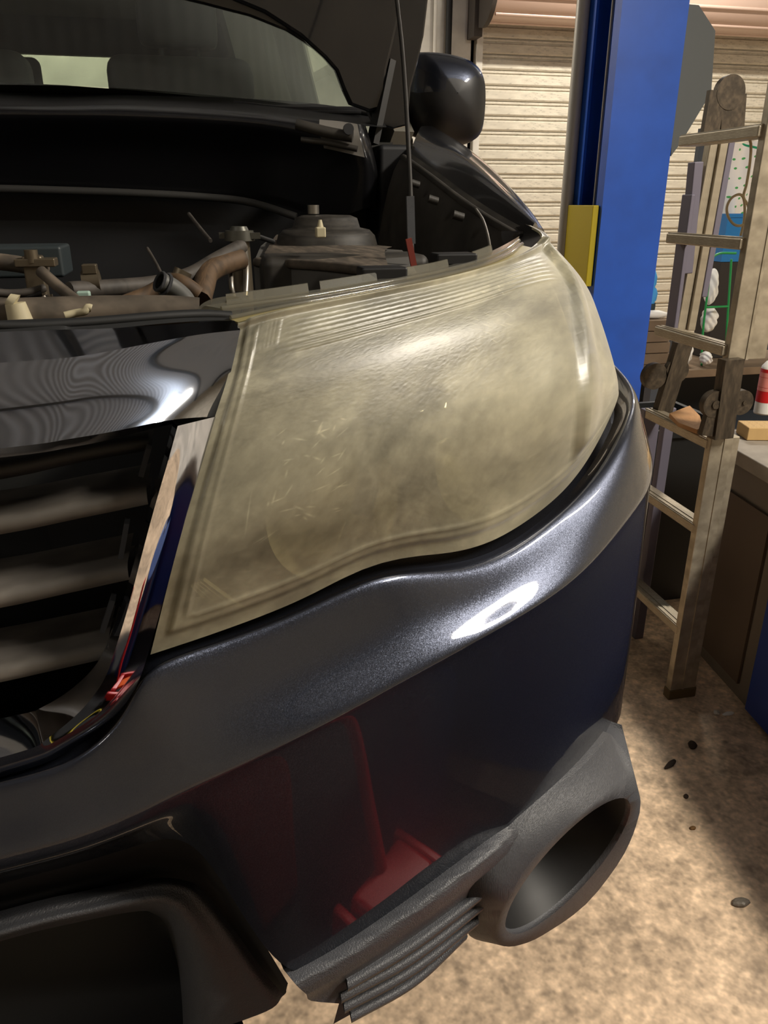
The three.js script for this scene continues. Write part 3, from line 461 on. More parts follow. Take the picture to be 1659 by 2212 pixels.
obj('bracket_wire', tube([[1028, 452, 0.72], [1045, 480, 0.70], [1056, 520, 0.69], [1060, 552, 0.685]].map(([x, y, X]) => onX(x, y, X)), 0.0018, 6, 20), M.steel, fender);

// bay walls: a dark tub below, the bulkhead behind
obj('bay_tub', [box(-0.72, 0.68, 1.02, 1.05, -1.3, -0.30), box(-0.42, 0.42, 1.05, 1.28, -0.20, -0.195), box(-0.73, -0.71, 1.05, 1.5, -1.3, -0.30)], M.shell, car);
const bw = (x, y, z) => onZ(x, y, z);
const bulk = gridRows([
  [V(-0.7, 1.66, -1.14), bw(0, 226, -1.15), bw(280, 226, -1.17), bw(540, 243, -1.17), bw(690, 262, -1.14), bw(772, 268, -1.10), bw(790, 272, -1.16)],
  [V(-0.7, 1.62, -1.13), bw(0, 250, -1.13), bw(280, 252, -1.14), bw(540, 266, -1.14), bw(690, 288, -1.11), bw(778, 300, -1.07), bw(800, 305, -1.14)],
  [V(-0.7, 1.58, -1.16), bw(0, 320, -1.18), bw(280, 325, -1.19), bw(540, 335, -1.19), bw(690, 350, -1.14), bw(792, 365, -1.08), bw(815, 370, -1.16)],
  [V(-0.7, 1.53, -1.2), bw(0, 408, -1.22), bw(280, 418, -1.22), bw(540, 438, -1.22), bw(680, 478, -1.18), bw(790, 450, -1.1), bw(815, 450, -1.18)]], 8, 6);
const firewall = obj('firewall', loftRows(bulk), phys({ color: 0x131316, metalness: 0.3, roughness: 0.35, clearcoat: 0.6, clearcoatRoughness: 0.15 }), car, 'black painted bulkhead below the windscreen');
obj('seal', tube([V(-0.7, 1.53, -1.19), bw(0, 408, -1.21), bw(140, 412, -1.21), bw(280, 417, -1.21), bw(430, 425, -1.21), bw(540, 437, -1.2), bw(640, 468, -1.17)], 0.007, 8, 60), M.seal, firewall, 'perished rubber seal');
obj('corner_plate', loftRows(gridRows([[bw(690, 258, -1.09), bw(735, 262, -1.075), bw(772, 268, -1.06)], [bw(690, 285, -1.075), bw(738, 292, -1.06), bw(778, 298, -1.05)], [bw(700, 320, -1.09), bw(745, 330, -1.06), bw(788, 340, -1.05)]], 8, 5)), std({ color: 0x7d7973, roughness: 0.55 }), firewall, 'grey steel corner plate with slot and bolt hole');
obj('corner_groove', [tube([bw(640, 268, -1.07), bw(700, 284, -1.055), bw(762, 296, -1.04)], 0.009, 8, 20), tube([bw(650, 302, -1.07), bw(705, 308, -1.06), bw(772, 322, -1.045)], 0.005, 8, 20)], M.bayGrey, firewall);
{ const c = bw(752, 279, -1.035); obj('bolt_hole_shade', cyl(c, c.clone().add(V(0, 0, 0.006)), 0.009, 0.009, 16), M.shell, firewall); }  // dark disc drawn for the shade in the hole
obj('bulkhead_lower', box(-0.72, 0.72, 1.05, 1.56, -1.32, -1.28), M.shell, car);
obj('cowl', loftRows(gridRows([[V(-0.7, 1.74, -1.42), bw(0, 196, -1.42), bw(280, 203, -1.42), bw(540, 213, -1.42), bw(700, 226, -1.4), bw(830, 248, -1.38)], [V(-0.7, 1.70, -1.28), bw(0, 218, -1.28), bw(280, 219, -1.28), bw(540, 236, -1.28), bw(700, 252, -1.26), bw(830, 262, -1.24)], [V(-0.7, 1.66, -1.15), bw(0, 230, -1.16), bw(280, 230, -1.18), bw(540, 247, -1.18), bw(700, 266, -1.15), bw(835, 275, -1.13)]], 6, 4)), M.plasticBlack, car, 'black plastic cowl at the windscreen foot');
obj('wiper', [tube([bw(505, 224, -1.36), bw(600, 236, -1.34), bw(700, 238, -1.33), bw(780, 240, -1.32), bw(826, 252, -1.3)], 0.007, 8, 30), tube([bw(515, 236, -1.33), bw(640, 243, -1.32), bw(780, 243, -1.3)], 0.004, 6, 20), cyl(bw(822, 254, -1.3), bw(822, 244, -1.3), 0.014)], std({ color: 0x2c2c2e, roughness: 0.4 }), car, 'black wiper arm lying on the cowl');

// raised hood: arched rear edge, thick pressed panel, seen from its underside
{ const lean = 10 * RAD, a0 = V(0, 1.69, -1.19), vy = V(0, Math.cos(lean), Math.sin(lean)), vx = V(1, 0, 0), n = new THREE.Vector3().crossVectors(vx, vy);
  const to = (px, py) => { const p = onPlane(px, py, a0, n).sub(a0); return [p.x, p.dot(vy)]; };
  const arch = [[0.0, 0.20], [0.18, 0.19], ...[[330, -22], [440, 4], [540, 30], [620, 62], [700, 112], [755, 160], [782, 190], [798, 232], [812, 262], [850, 275], [878, 268], [880, 235], [884, 190], [900, 130], [912, 78], [921, 0]].map((q) => to(...q)), [0.84, 0.45], [0.82, 0.80], [0.72, 0.98], [0.4, 1.04], [0, 1.06]];
  const full = [...arch, ...arch.slice(1, -1).reverse().map(([x, y]) => [-x, y])];
  const under = M.paintPlain, hood = obj('hood', prism(full, a0.clone().addScaledVector(n, -0.035), vx, vy, 0.03, 0.004), under, car, 'black hood standing open on its prop rod');
  const inner = [...arch.map(([x, y]) => [x * 0.93, y * 0.96 + 0.03])], innerFull = [...inner, ...inner.slice(1, -1).reverse().map(([x, y]) => [-x, y])];
  const sh = new THREE.Shape(innerFull.map(([x, y]) => new THREE.Vector2(x, y))), hole = new THREE.Path([[-0.55, 0.42], [-0.4, 0.86], [0.4, 0.86], [0.55, 0.42]].map(([x, y]) => new THREE.Vector2(x, y))); sh.holes.push(hole);
  const g = new THREE.ExtrudeGeometry(sh, { depth: 0.016, bevelEnabled: true, bevelSize: 0.006, bevelThickness: 0.006, bevelSegments: 2 }); g.applyMatrix4(new THREE.Matrix4().makeBasis(vx, vy, n).setPosition(a0));
  obj('inner_frame', g, under, hood, 'black pressed inner frame');
  for (const k of [-1, 1]) obj('hinge', bar(V(k * 0.70, 1.6, -1.17), V(k * 0.735, 1.74, -1.18), 0.03, 0.012), M.bayBlack, hood);
}
obj('prop_rod', tube([onX(890, 560, 0.60), onX(887, 420, 0.615), onX(878, 240, 0.63), onX(868, 100, 0.645), onX(857, 0, 0.655), onX(845, -120, 0.665)], 0.0028, 8, 40), std({ color: 0x3d3b38, metalness: 0.6, roughness: 0.45 }), car, 'thin steel hood prop rod');
obj('hinge_gusset', box(0.71, 0.78, 1.2, 1.60, -1.42, -1.16, 0.01), M.shell, car);

// cabin
const wind = gridRows([[V(-0.66, 2.30, -2.15), V(0, 2.34, -2.02), V(0.5, 2.32, -2.08), V(0.66, 2.30, -2.2)], [V(-0.74, 1.98, -1.78), V(0, 2.0, -1.66), V(0.5, 1.99, -1.7), V(0.74, 1.97, -1.82)], [V(-0.80, 1.66, -1.44), V(0, 1.70, -1.34), V(0.5, 1.69, -1.36), V(0.80, 1.66, -1.46)]], 10, 8);
obj('windscreen', loftRows(wind), M.glassDark, car, 'dim windscreen glass');
const cab = obj('cabin_shell', [box(-0.66, 0.66, 2.33, 2.37, -4.2, -2.08, 0.01), box(0.82, 0.87, 1.0, 1.64, -4.2, -1.5, 0.01), box(-0.87, -0.82, 1.0, 1.64, -4.2, -1.5, 0.01), box(-0.85, 0.85, 1.0, 1.99, -4.24, -4.2), box(-0.85, -0.55, 1.99, 2.35, -4.24, -4.2), box(0.55, 0.85, 1.99, 2.35, -4.24, -4.2), box(-0.85, 0.85, 2.17, 2.36, -4.24, -4.2), box(-0.8, 0.8, 1.5, 1.62, -1.62, -1.42), box(-0.82, 0.82, 0.92, 1.0, -4.2, -1.4)], M.cabin, car, 'dark cabin body behind the windscreen');
M.pillar = std({ color: 0x6a675e, roughness: 0.8 });
for (const k of [-1, 1]) for (const [za, zb, w, d] of [[-1.48, -2.2, 0.05, 0.07], [-2.75, -2.8, 0.07, 0.09], [-3.6, -3.55, 0.07, 0.3]]) obj('pillar', bar(V(k * (za > -2 ? 0.83 : 0.85), 1.62, za), V(k * 0.67, 2.34, zb), w, d), M.pillar, cab, 'grey trimmed window pillar');
obj('side_glass', loftRows([[V(0.68, 2.32, -3.6), V(0.68, 2.32, -2.1)], [V(0.845, 1.62, -3.6), V(0.845, 1.62, -1.5)]]), M.glass, cab); obj('side_glass', loftRows([[V(-0.68, 2.32, -3.6), V(-0.68, 2.32, -2.1)], [V(-0.845, 1.62, -3.6), V(-0.845, 1.62, -1.5)]]), M.glass, cab);
obj('rear_glass', box(-0.56, 0.56, 1.98, 2.18, -4.225, -4.215), M.glassDark, cab);
for (const x of [-0.36, 0.36]) obj('front_seat', [box(x - 0.24, x + 0.24, 1.2, 1.95, -2.75, -2.58, 0.05), box(x - 0.13, x + 0.13, 1.98, 2.17, -2.74, -2.64, 0.03), cyl(V(x - 0.06, 1.9, -2.69), V(x - 0.06, 2.0, -2.69), 0.008), cyl(V(x + 0.06, 1.9, -2.69), V(x + 0.06, 2.0, -2.69), 0.008)], M.cabin, cab);
obj('rear_seat', [box(-0.7, 0.7, 1.2, 1.92, -3.75, -3.6, 0.05), ...[-0.35, 0.35].map((x) => box(x - 0.11, x + 0.11, 1.93, 2.08, -3.74, -3.65, 0.03))], M.cabin, cab);
obj('dash_top', loftRows(gridRows([[V(-0.78, 1.66, -1.9), V(0, 1.69, -1.85), V(0.78, 1.66, -1.9)], [V(-0.8, 1.68, -1.48), V(0, 1.71, -1.38), V(0.8, 1.68, -1.48)]], 6, 3)), M.cabin, cab);
obj('corner_trim', (() => { const o = [[782, 226], [790, 200], [806, 185], [815, 200], [826, 228], [832, 250], [800, 246]].map(([x, y]) => onZ(x, y, -1.46)); const c = o.reduce((a, p) => a.add(p), V(0, 0, 0)).multiplyScalar(1 / o.length).add(V(0, 0, 0.02)); const r = [...o, o[0]]; return [loftRows([r, r.map(() => c)]), loftRows([r.map((p) => p.clone().add(V(0, 0, -0.03))), r])]; })(), M.plastic, cab);

// door mirror
{ const Z = -1.5, o = [[884, 150], [893, 118], [912, 112], [960, 116], [1002, 128], [1028, 148], [1041, 175], [1045, 210], [1043, 255], [1036, 288], [1020, 306], [992, 314], [950, 313], [920, 300], [902, 280], [888, 250], [880, 200]];
  const edge = o.map(([x, y]) => onZ(x, y, Z)), c = edge.reduce((a, p) => a.add(p), V(0, 0, 0)).multiplyScalar(1 / edge.length), loop = dense([...edge, edge[0]], 5);
  const ring = (k, dz, dy = 0) => loop.map((p) => c.clone().lerp(p, k).add(V(0, dy, dz)));
  const whole = loftRows([ring(0.97, -0.06), ring(1.0, -0.035), ring(1.0, -0.01), ring(0.97, 0.018), ring(0.86, 0.046, 0.004), ring(0.6, 0.07, 0.006), ring(0.3, 0.078, 0.006), ring(0.01, 0.08, 0.006)].reverse(), true).toNonIndexed();
  const yCut = onZ(960, 186, Z).y, cutAt = (x) => yCut + 0.012 * smooth(0.94, 1.0, x) - 0.02 * smooth(0.935, 0.90, x);
  const half = (below) => { const src = whole.attributes, out = { position: [], normal: [], uv: [] }; for (let i = 0; i < src.position.count; i += 3) { let y = 0, x = 0; for (let k = 0; k < 3; k++) { y += src.position.getY(i + k) / 3; x += src.position.getX(i + k) / 3; } if ((y < cutAt(x)) !== below) continue; for (const n of Object.keys(out)) { const w = src[n].itemSize; for (let q = 0; q < 3 * w; q++) out[n].push(src[n].array[i * w + q]); } } const g = new THREE.BufferGeometry(); for (const n of Object.keys(out)) g.setAttribute(n, new THREE.Float32BufferAttribute(out[n], n === 'uv' ? 2 : 3)); return g; };
  const mirror = obj('door_mirror', half(false), M.paint, car, 'glossy black door mirror housing');
  obj('mirror_back', half(true), std({ color: 0x1c1c1e, roughness: 0.45 }), mirror, 'matt black lower shell of the mirror');
  obj('mirror_arm', tube([onZ(958, 262, Z - 0.01), onZ(920, 270, Z - 0.02), onZ(890, 262, Z - 0.05), V(0.84, 1.66, -1.58)], (t) => 0.02 + 0.012 * Math.sin(t * 3), 12, 20), M.plasticBlack, mirror);
  obj('mirror_glass', (() => { const r = ring(0.93, -0.061); return loftRows([r, r.map(() => c.clone().add(V(0, 0, -0.061)))], true); })(), M.chrome, mirror);
}

// what stands in the bay: positions by pixel, at the depth of the part each one touches
const at = (x, y, t) => alongRay(x, y, t);
function run(name, pts, r, mat, label, parent = car) { return obj(name, tube(pts.map((p) => at(...p)), r, 12, pts.length * 10), mat, parent, label); }
run('radiator_hose', [[150, 628, 0.72], [240, 622, 0.74], [330, 614, 0.76], [410, 594, 0.79], [470, 560, 0.82], [522, 532, 0.85]], 0.0075, M.hose, 'dusty upper radiator hose');
{ const h = run('bypass_hose', [[520, 560, 0.84], [480, 572, 0.82], [450, 590, 0.80], [440, 618, 0.78], [432, 650, 0.76]], 0.0105, M.hoseBrown, 'brown dusty hose elbow'); run('clamp', [[386, 608, 0.775], [396, 584, 0.775]], 0.0085, M.brass, undefined, h); }
run('lower_hose', [[430, 636, 0.73], [395, 612, 0.73], [372, 608, 0.74], [320, 635, 0.74], [270, 655, 0.73]], 0.007, M.hoseBrown, 'brown coolant hose');
{ const p = [[345, 608, 0.66], [372, 622, 0.665], [398, 645, 0.67], [412, 672, 0.67]].map((q) => at(...q)), tube1 = obj('breather_pipe', tube(p, 0.0078, 16, 30, false), std({ color: 0x4f4f4c, roughness: 0.5 }), car, 'open grey breather pipe end');
  const d = p[0].clone().sub(p[1]).normalize(); const ringG = new THREE.TorusGeometry(0.0074, 0.0013, 8, 24); ringG.applyQuaternion(new THREE.Quaternion().setFromUnitVectors(V(0, 0, 1), d)); ringG.translate(p[0].x, p[0].y, p[0].z); obj('pipe_lip', ringG, M.plastic, tube1);
  const disc = new THREE.CircleGeometry(0.0066, 20); disc.applyQuaternion(new THREE.Quaternion().setFromUnitVectors(V(0, 0, 1), d)); disc.translate(...p[0].clone().addScaledVector(d, -0.008).toArray()); obj('pipe_bore_shade', disc, M.shell, tube1);  // dark disc stands for the shaded inside of the open pipe
  const rib = new THREE.TorusGeometry(0.0082, 0.0014, 8, 24); rib.applyQuaternion(new THREE.Quaternion().setFromUnitVectors(V(0, 0, 1), d)); const q = p[0].clone().lerp(p[1], 0.45); rib.translate(q.x, q.y, q.z); obj('pipe_rib', rib, M.plastic, tube1); }
{ const c = at(518, 520, 0.86), neck = obj('filler_neck', [cyl(c.clone().add(V(0, -0.05, 0)), c, 0.011, 0.010), cyl(c.clone().add(V(0.004, -0.10, 0)), c.clone().add(V(0.004, -0.04, 0)), 0.006)], M.brass, car, 'brass coolant filler neck');
  obj('filler_cap', [cyl(c, c.clone().add(V(0, 0.010, 0)), 0.0155, 0.0145, 20), cyl(c.clone().add(V(0, 0.01, 0)), c.clone().add(V(0, 0.014, 0)), 0.010, 0.008, 16), ...[0, 1].map((k) => { const a = k * Math.PI + 0.4; return box(c.x + Math.cos(a) * 0.017 - 0.005, c.x + Math.cos(a) * 0.017 + 0.005, c.y + 0.002, c.y + 0.008, c.z + Math.sin(a) * 0.017 - 0.004, c.z + Math.sin(a) * 0.017 + 0.004); })], std({ color: 0x57564f, metalness: 0.6, roughness: 0.4 }), neck, 'metal pressure cap');
  run('neck_bracket', [[528, 540, 0.85], [532, 580, 0.85], [530, 640, 0.84]], 0.0035, M.steel, undefined, neck); run('neck_bracket', [[498, 590, 0.84], [500, 620, 0.83], [504, 642, 0.83]], 0.0028, M.steel, undefined, neck); }
// air box with a dusty lid
{ const yT = 1.432, c = [[548, 566], [905, 600], [868, 540], [575, 522]].map(([x, y]) => onY(x, y, yT - (y > 550 ? 0.004 : 0)));
  const lift = (p, d) => V(p.x, p.y + d, p.z), ring = [...c, c[0]];
  const ab = obj('air_box', toCreasedNormals(merge([loftRows([ring.map((p) => lift(p, 0)), ring.map((p) => lift(p, -0.02)), ring.map((p) => lift(p, -0.12))]), loftRows([[c[3], c[2]], [c[0].clone().lerp(c[3], 0.5).add(V(0, 0.006, 0)), c[1].clone().lerp(c[2], 0.5).add(V(0, 0.006, 0))], [c[0], c[1]]])]), 0.7), std({ color: 0x5b5955, roughness: 0.6 }), car, 'dark plastic air box with a dusty lid');
  const s0 = c[0].clone().lerp(c[1], 0.02), s1 = c[0].clone().lerp(c[1], 0.98); obj('lid_ridge', tube([s0, s0.clone().lerp(s1, 0.5).add(V(0, 0.003, 0)), s1], 0.006, 8, 20), M.dusty, ab);
  obj('dust_cover', loftRows(gridRows([[c[3].clone().add(V(0.02, 0.012, 0)), c[2].clone().add(V(-0.02, 0.006, 0.02))], [c[0].clone().lerp(c[3], 0.6).add(V(0.02, 0.016, 0)), c[1].clone().lerp(c[2], 0.6).add(V(-0.03, 0.01, 0))], [c[0].clone().lerp(c[3], 0.12).add(V(0.012, 0.007, 0)), c[1].clone().lerp(c[2], 0.12).add(V(-0.03, 0.004, 0))]], 6, 4)), M.dusty, ab, 'brown dusty lid');
}
// suspension tower
{ const c = at(705, 496, 1.22); const tw = obj('strut_tower', latheAt([[0.085, -0.12], [0.078, -0.03], [0.072, -0.008], [0.064, 0.0], [0.05, 0.003], [0.046, 0.016], [0.036, 0.020], [0.0, 0.021]], c, 36), M.bayGrey, car, 'grey domed strut tower'); obj('strut_nut', cyl(c.clone().add(V(-0.02, 0.022, 0.01)), c.clone().add(V(-0.02, 0.034, 0.01)), 0.009, 0.009, 6), M.steel, tw); }
{ const c = at(735, 520, 1.02); obj('washer_tank', box(c.x - 0.10, c.x + 0.11, c.y - 0.11, c.y - 0.016, c.z - 0.05, c.z + 0.03, 0.012), M.bayGrey, car, 'dark washer bottle behind the air box'); }
{ const c = at(692, 498, 0.98); obj('cream_clip', [box(c.x - 0.006, c.x + 0.006, c.y - 0.008, c.y + 0.004, c.z - 0.006, c.z + 0.006, 0.002), cyl(c, c.clone().add(V(0, 0.012, 0)), 0.005, 0.002, 8)], M.cream, car, 'small cream plastic clip'); }
{ const c = at(886, 548, 0.80); obj('red_tag', [bar(c.clone().add(V(-0.002, 0.014, 0)), c.clone().add(V(0.004, -0.012, 0)), 0.006, 0.003, V(0, 0, 1))], std({ color: 0x7a2c1e, roughness: 0.6 }), car, 'small red tag at the foot of the prop rod'); const k = at(885, 470, 0.83); obj('rod_clip', bar(k.clone().add(V(0, 0.02, 0)), k.clone().add(V(0.002, -0.025, 0)), 0.008, 0.004, V(0, 0, 1)), M.plastic, car); }
// radiator top tank, brackets, plugs and cables beside it
obj('radiator_tank', tube([[-140, 700, 0.60], [0, 682, 0.60], [120, 676, 0.60], [250, 672, 0.60], [380, 672, 0.60], [430, 676, 0.6]].map((q) => at(...q)), 0.011, 14, 40), M.dusty, car, 'dusty radiator top tank');
obj('alternator_cover', (() => { const c = at(28, 690, 0.66), g = new THREE.SphereGeometry(0.035, 24, 14, 0, 2 * Math.PI, 0, 1.4); g.scale(1.1, 0.7, 0.8); g.translate(c.x, c.y - 0.008, c.z); return g; })(), M.dusty, car, 'rounded dusty cover by the radiator');
{ const c = at(42, 668, 0.585); obj('cream_plug', [cyl(c.clone().add(V(0, -0.012, 0)), c.clone().add(V(-0.002, 0.004, 0)), 0.0085, 0.0065, 10), cyl(c.clone().add(V(-0.002, 0.004, 0)), c.clone().add(V(-0.006, 0.007, 0)), 0.0065, 0.004, 10)], M.cream, car, 'cream plastic plug'); }
run('latch_rod', [[88, 586, 0.64], [130, 622, 0.625], [188, 668, 0.60]], 0.0042, M.dusty, 'slanting dusty support rod');
run('fuel_rail', [[-60, 560, 0.68], [20, 568, 0.67], [70, 576, 0.665], [98, 582, 0.66]], 0.0062, M.dusty, 'dusty pipe at the engine front');
{ const c = at(80, 612, 0.655), b = obj('engine_bracket', [box(c.x - 0.007, c.x + 0.007, c.y - 0.02, c.y + 0.02, c.z - 0.006, c.z + 0.006, 0.002), box(c.x - 0.012, c.x + 0.016, c.y + 0.012, c.y + 0.018, c.z - 0.008, c.z + 0.008, 0.001), cyl(c.clone().add(V(0.0, 0.015, 0.004)), c.clone().add(V(0, 0.024, 0.004)), 0.005, 0.005, 6)], M.brass, car, 'dirty metal bracket with bolts'); run('cable', [[-40, 628, 0.64], [20, 634, 0.64], [70, 630, 0.64], [95, 622, 0.645]], 0.003, M.hose, undefined, b); run('cable', [[-40, 616, 0.65], [10, 632, 0.645], [60, 640, 0.64], [90, 634, 0.64]], 0.0025, M.bayBlack, undefined, b); run('spring', [[92, 640, 0.63], [98, 650, 0.63], [96, 662, 0.63]], 0.003, M.steel, undefined, b); run('spring', [[106, 636, 0.63], [110, 650, 0.63], [112, 660, 0.63]], 0.0025, M.steel, undefined, b); }
{ const c = at(199, 612, 0.735); obj('hose_clamp', [cyl(c.clone().add(V(-0.007, 0, 0)), c.clone().add(V(0.007, 0.001, 0)), 0.0105, 0.0105, 18), box(c.x - 0.006, c.x + 0.006, c.y + 0.008, c.y + 0.016, c.z - 0.004, c.z + 0.008, 0.001), cyl(c.clone().add(V(0, -0.03, 0.004)), c.clone().add(V(0, -0.008, 0.004)), 0.003)], M.brass, car, 'metal hose clamp'); const k = at(182, 646, 0.66); obj('green_plug', [box(k.x - 0.005, k.x + 0.005, k.y - 0.01, k.y + 0.006, k.z - 0.004, k.z + 0.004, 0.0015)], std({ color: 0x9fb8ac, roughness: 0.5 }), car, 'pale green connector plug'); }
{ const c = at(172, 680, 0.575); obj('yellow_clip', [tube([at(140, 682, 0.575), at(165, 676, 0.575), at(184, 672, 0.572), at(190, 664, 0.572), at(198, 666, 0.572)], 0.0026, 8, 24)], M.cream, car, 'cream wire clip lying on the strip'); }
run('dipstick_wire', [[318, 536, 0.90], [330, 556, 0.88], [342, 578, 0.85], [352, 600, 0.82]], 0.0016, M.hose, 'thin bent wire'); run('harness_wire', [[408, 462, 1.05], [430, 490, 1.0], [455, 520, 0.95]], 0.0022, M.hose, 'dark loom wire'); run('harness_wire', [[340, 625, 0.665], [352, 640, 0.66], [356, 660, 0.655], [362, 672, 0.65]], 0.0012, M.steel, 'fine bare wire hanging from the pipe'); run('harness_wire', [[530, 500, 0.92], [560, 512, 0.95], [590, 522, 0.97]], 0.003, M.bayBlack, 'black loom wire behind the filler');
{ const c = at(60, 548, 0.85); obj('ecu_case', box(c.x - 0.035, c.x + 0.035, c.y - 0.02, c.y + 0.008, c.z - 0.03, c.z + 0.03, 0.003), std({ color: 0x2d3538, roughness: 0.5 }), car, 'dark teal box in the engine bay'); }
// wheels on the hubs, tucked in the arches
for (const [x, z] of [[0.76, -0.95], [-0.76, -0.95], [0.76, -3.55], [-0.76, -3.55]]) {
  const g = new THREE.LatheGeometry([[0.16, -0.1], [0.30, -0.105], [0.335, -0.08], [0.34, 0], [0.335, 0.08], [0.30, 0.105], [0.16, 0.1]].map(([r, y]) => new THREE.Vector2(r, y)), 40); g.rotateZ(Math.PI / 2); g.translate(x, 0.84, z);
  const w = obj('wheel', g, M.rubber, car, 'black tyre'); const r = new THREE.CylinderGeometry(0.2, 0.2, 0.17, 32); r.rotateZ(Math.PI / 2); r.translate(x, 0.84, z); obj('rim', r, M.steel, w);
}

// the other half of the nose mirrors this one
for (const p of car.children.slice()) if (['bumper', 'headlight', 'grille_surround', 'weather_strip', 'strip_lip', 'intake_recess', 'intake_surround', 'intake_duct', 'cladding', 'fog_lamp_bezel', 'fender', 'door_mirror'].includes(p.name)) { const c = p.clone(); c.scale.x = -1; car.add(c); }
// ---------------------------------------------------------------- post lift
M.liftBlue = std({ color: 0x1f5ccc, roughness: 0.42, map: tex(256, 256, (u, v) => grey(0.88 + 0.12 * fbm(u * 10, v * 10, 4, 10))) });
M.yellow = std({ color: 0xb5a218, roughness: 0.5 });  // carriage yellow taken darker, its shade put into the colour
M.greyPipe = std({ color: 0xb9b6b0, metalness: 0.2, roughness: 0.35 });
M.darkGrey = std({ color: 0x555a5c, roughness: 0.5 });
{ const Z = -2.7, xl = onZ(1302, 435, Z).x, xr = onZ(1432, 460, Z).x, dep = 0.27, H = 3.3;
  const lift = thing('lift_post', 'blue steel lift post with yellow carriage beside the car', 'lift post');
  obj('column', [box(xl, xr, 0.012, H, Z - 0.012, Z), box(xr - 0.012, xr, 0.012, H, Z - dep, Z - 0.012), box(xl, xr, 0.012, H, Z - dep, Z - dep + 0.012), box(xl, xl + 0.012, 0.012, H, Z - 0.055, Z - 0.012), box(xl, xl + 0.012, 0.012, H, Z - dep + 0.012, Z - dep + 0.06)], M.liftBlue, lift, 'blue folded steel column');
  obj('base_plate', box(xl - 0.12, xr + 0.12, 0, 0.012, Z - dep - 0.12, Z + 0.12), M.liftBlue, lift);
  const pz = Z - dep - 0.01, px = onZ(1236, 300, pz).x;
  obj('guide_pipe', cyl(V(px, 0.012, pz), V(px, H, pz), 0.027), M.greyPipe, lift, 'grey steel pipe beside the column');
  obj('channel_liner', box(xl + 0.06, xl + 0.075, 0.012, H, Z - dep + 0.06, Z - 0.06), M.liftBlue, lift);
  const cx = onZ(1288, 300, Z - 0.15).x; obj('cable', cyl(V(xl + 0.03, 0.3, Z - 0.13), V(xl + 0.03, H - 0.1, Z - 0.13), 0.006), std({ color: 0x8f8a80, roughness: 0.5 }), lift, 'steel lifting cable');
  const y1 = onZ(1262, 443, Z - 0.16).y, y0 = onZ(1252, 612, Z - 0.16).y;
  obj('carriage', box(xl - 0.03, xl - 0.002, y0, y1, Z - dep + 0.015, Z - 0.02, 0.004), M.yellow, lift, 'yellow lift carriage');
  obj('carriage_block', box(xl - 0.004, xl + 0.05, y0 - 0.42, y0, Z - dep + 0.065, Z - 0.058), M.liftBlue, lift);

  // dark faceted cover of the power unit on the far side of the column
  const o = [[1440, 20], [1487, 24], [1522, 78], [1514, 205], [1500, 230], [1452, 310], [1430, 340]].map(([x, y]) => onZ(x, y, Z - 0.12));
  const r = [...o, o[0]], q = r.map((p) => V(p.x - 0.02, p.y, p.z + 0.10)), c = q.reduce((a, p) => a.add(p), V(0, 0, 0)).multiplyScalar(1 / q.length);
  obj('power_unit_cover', toCreasedNormals(merge([loftRows([r.map((p) => V(p.x, p.y, p.z - 0.14)), r, q, q.map(() => c)], false, false, true)]), 0.4), M.darkGrey, lift, 'dark grey faceted motor cover');
  // the other post, out of the picture on the far side of the car
  const other = thing('lift_post', 'blue lift post on the far side of the car', 'lift post');
  obj('column', box(-2.3, -2.0, 0, H, Z - dep, Z), M.liftBlue, other);
}

// ---------------------------------------------------------------- workbench with a steel cabinet below
M.aluminium = std({ color: 0xb9b2a6, metalness: 0.55, roughness: 0.45, map: tex(128, 256, (u, v) => { const n = fbm(u * 6, v * 20, 4, 0); return [0.75 + 0.3 * n, 0.73 + 0.3 * n, 0.68 + 0.3 * n]; }, true, [1 / 0.2, 1 / 0.5]) });
M.alloyDull = std({ color: 0x6e6a78, metalness: 0.3, roughness: 0.55 });
M.hingeSteel = std({ color: 0x5a544c, metalness: 0.5, roughness: 0.6, map: tex(128, 128, (u, v) => { const n = fbm(u * 8, v * 8, 4, 8); return [0.6 + 0.5 * n, 0.57 + 0.46 * n, 0.52 + 0.42 * n]; }) });
M.benchTop = std({ color: 0xa59c8f, roughness: 0.6, map: tex(256, 256, (u, v) => grey(0.7 + 0.4 * fbm(u * 12, v * 12, 5, 12))) });
M.cabinetSteel = std({ color: 0x6f675c, roughness: 0.5, metalness: 0.2 });
M.cabinetBlue = std({ color: 0x1f3a86, roughness: 0.4 });
M.wood = std({ color: 0xd0b485, roughness: 0.7, map: tex(256, 64, (u, v) => { const g = 0.5 + 0.5 * Math.sin((v * 9 + 2 * fbm(u * 3, v * 8, 3)) * 6.28); return [0.8 + 0.2 * g, 0.76 + 0.2 * g, 0.68 + 0.2 * g]; }, true, [1 / 0.4, 1 / 0.08]) });
const benchY = 0.79, benchX = onY(1592, 1482, 0).x - 0.03, topX = benchX - 0.05;
const bz0 = -1.78, bz1 = 0.6;
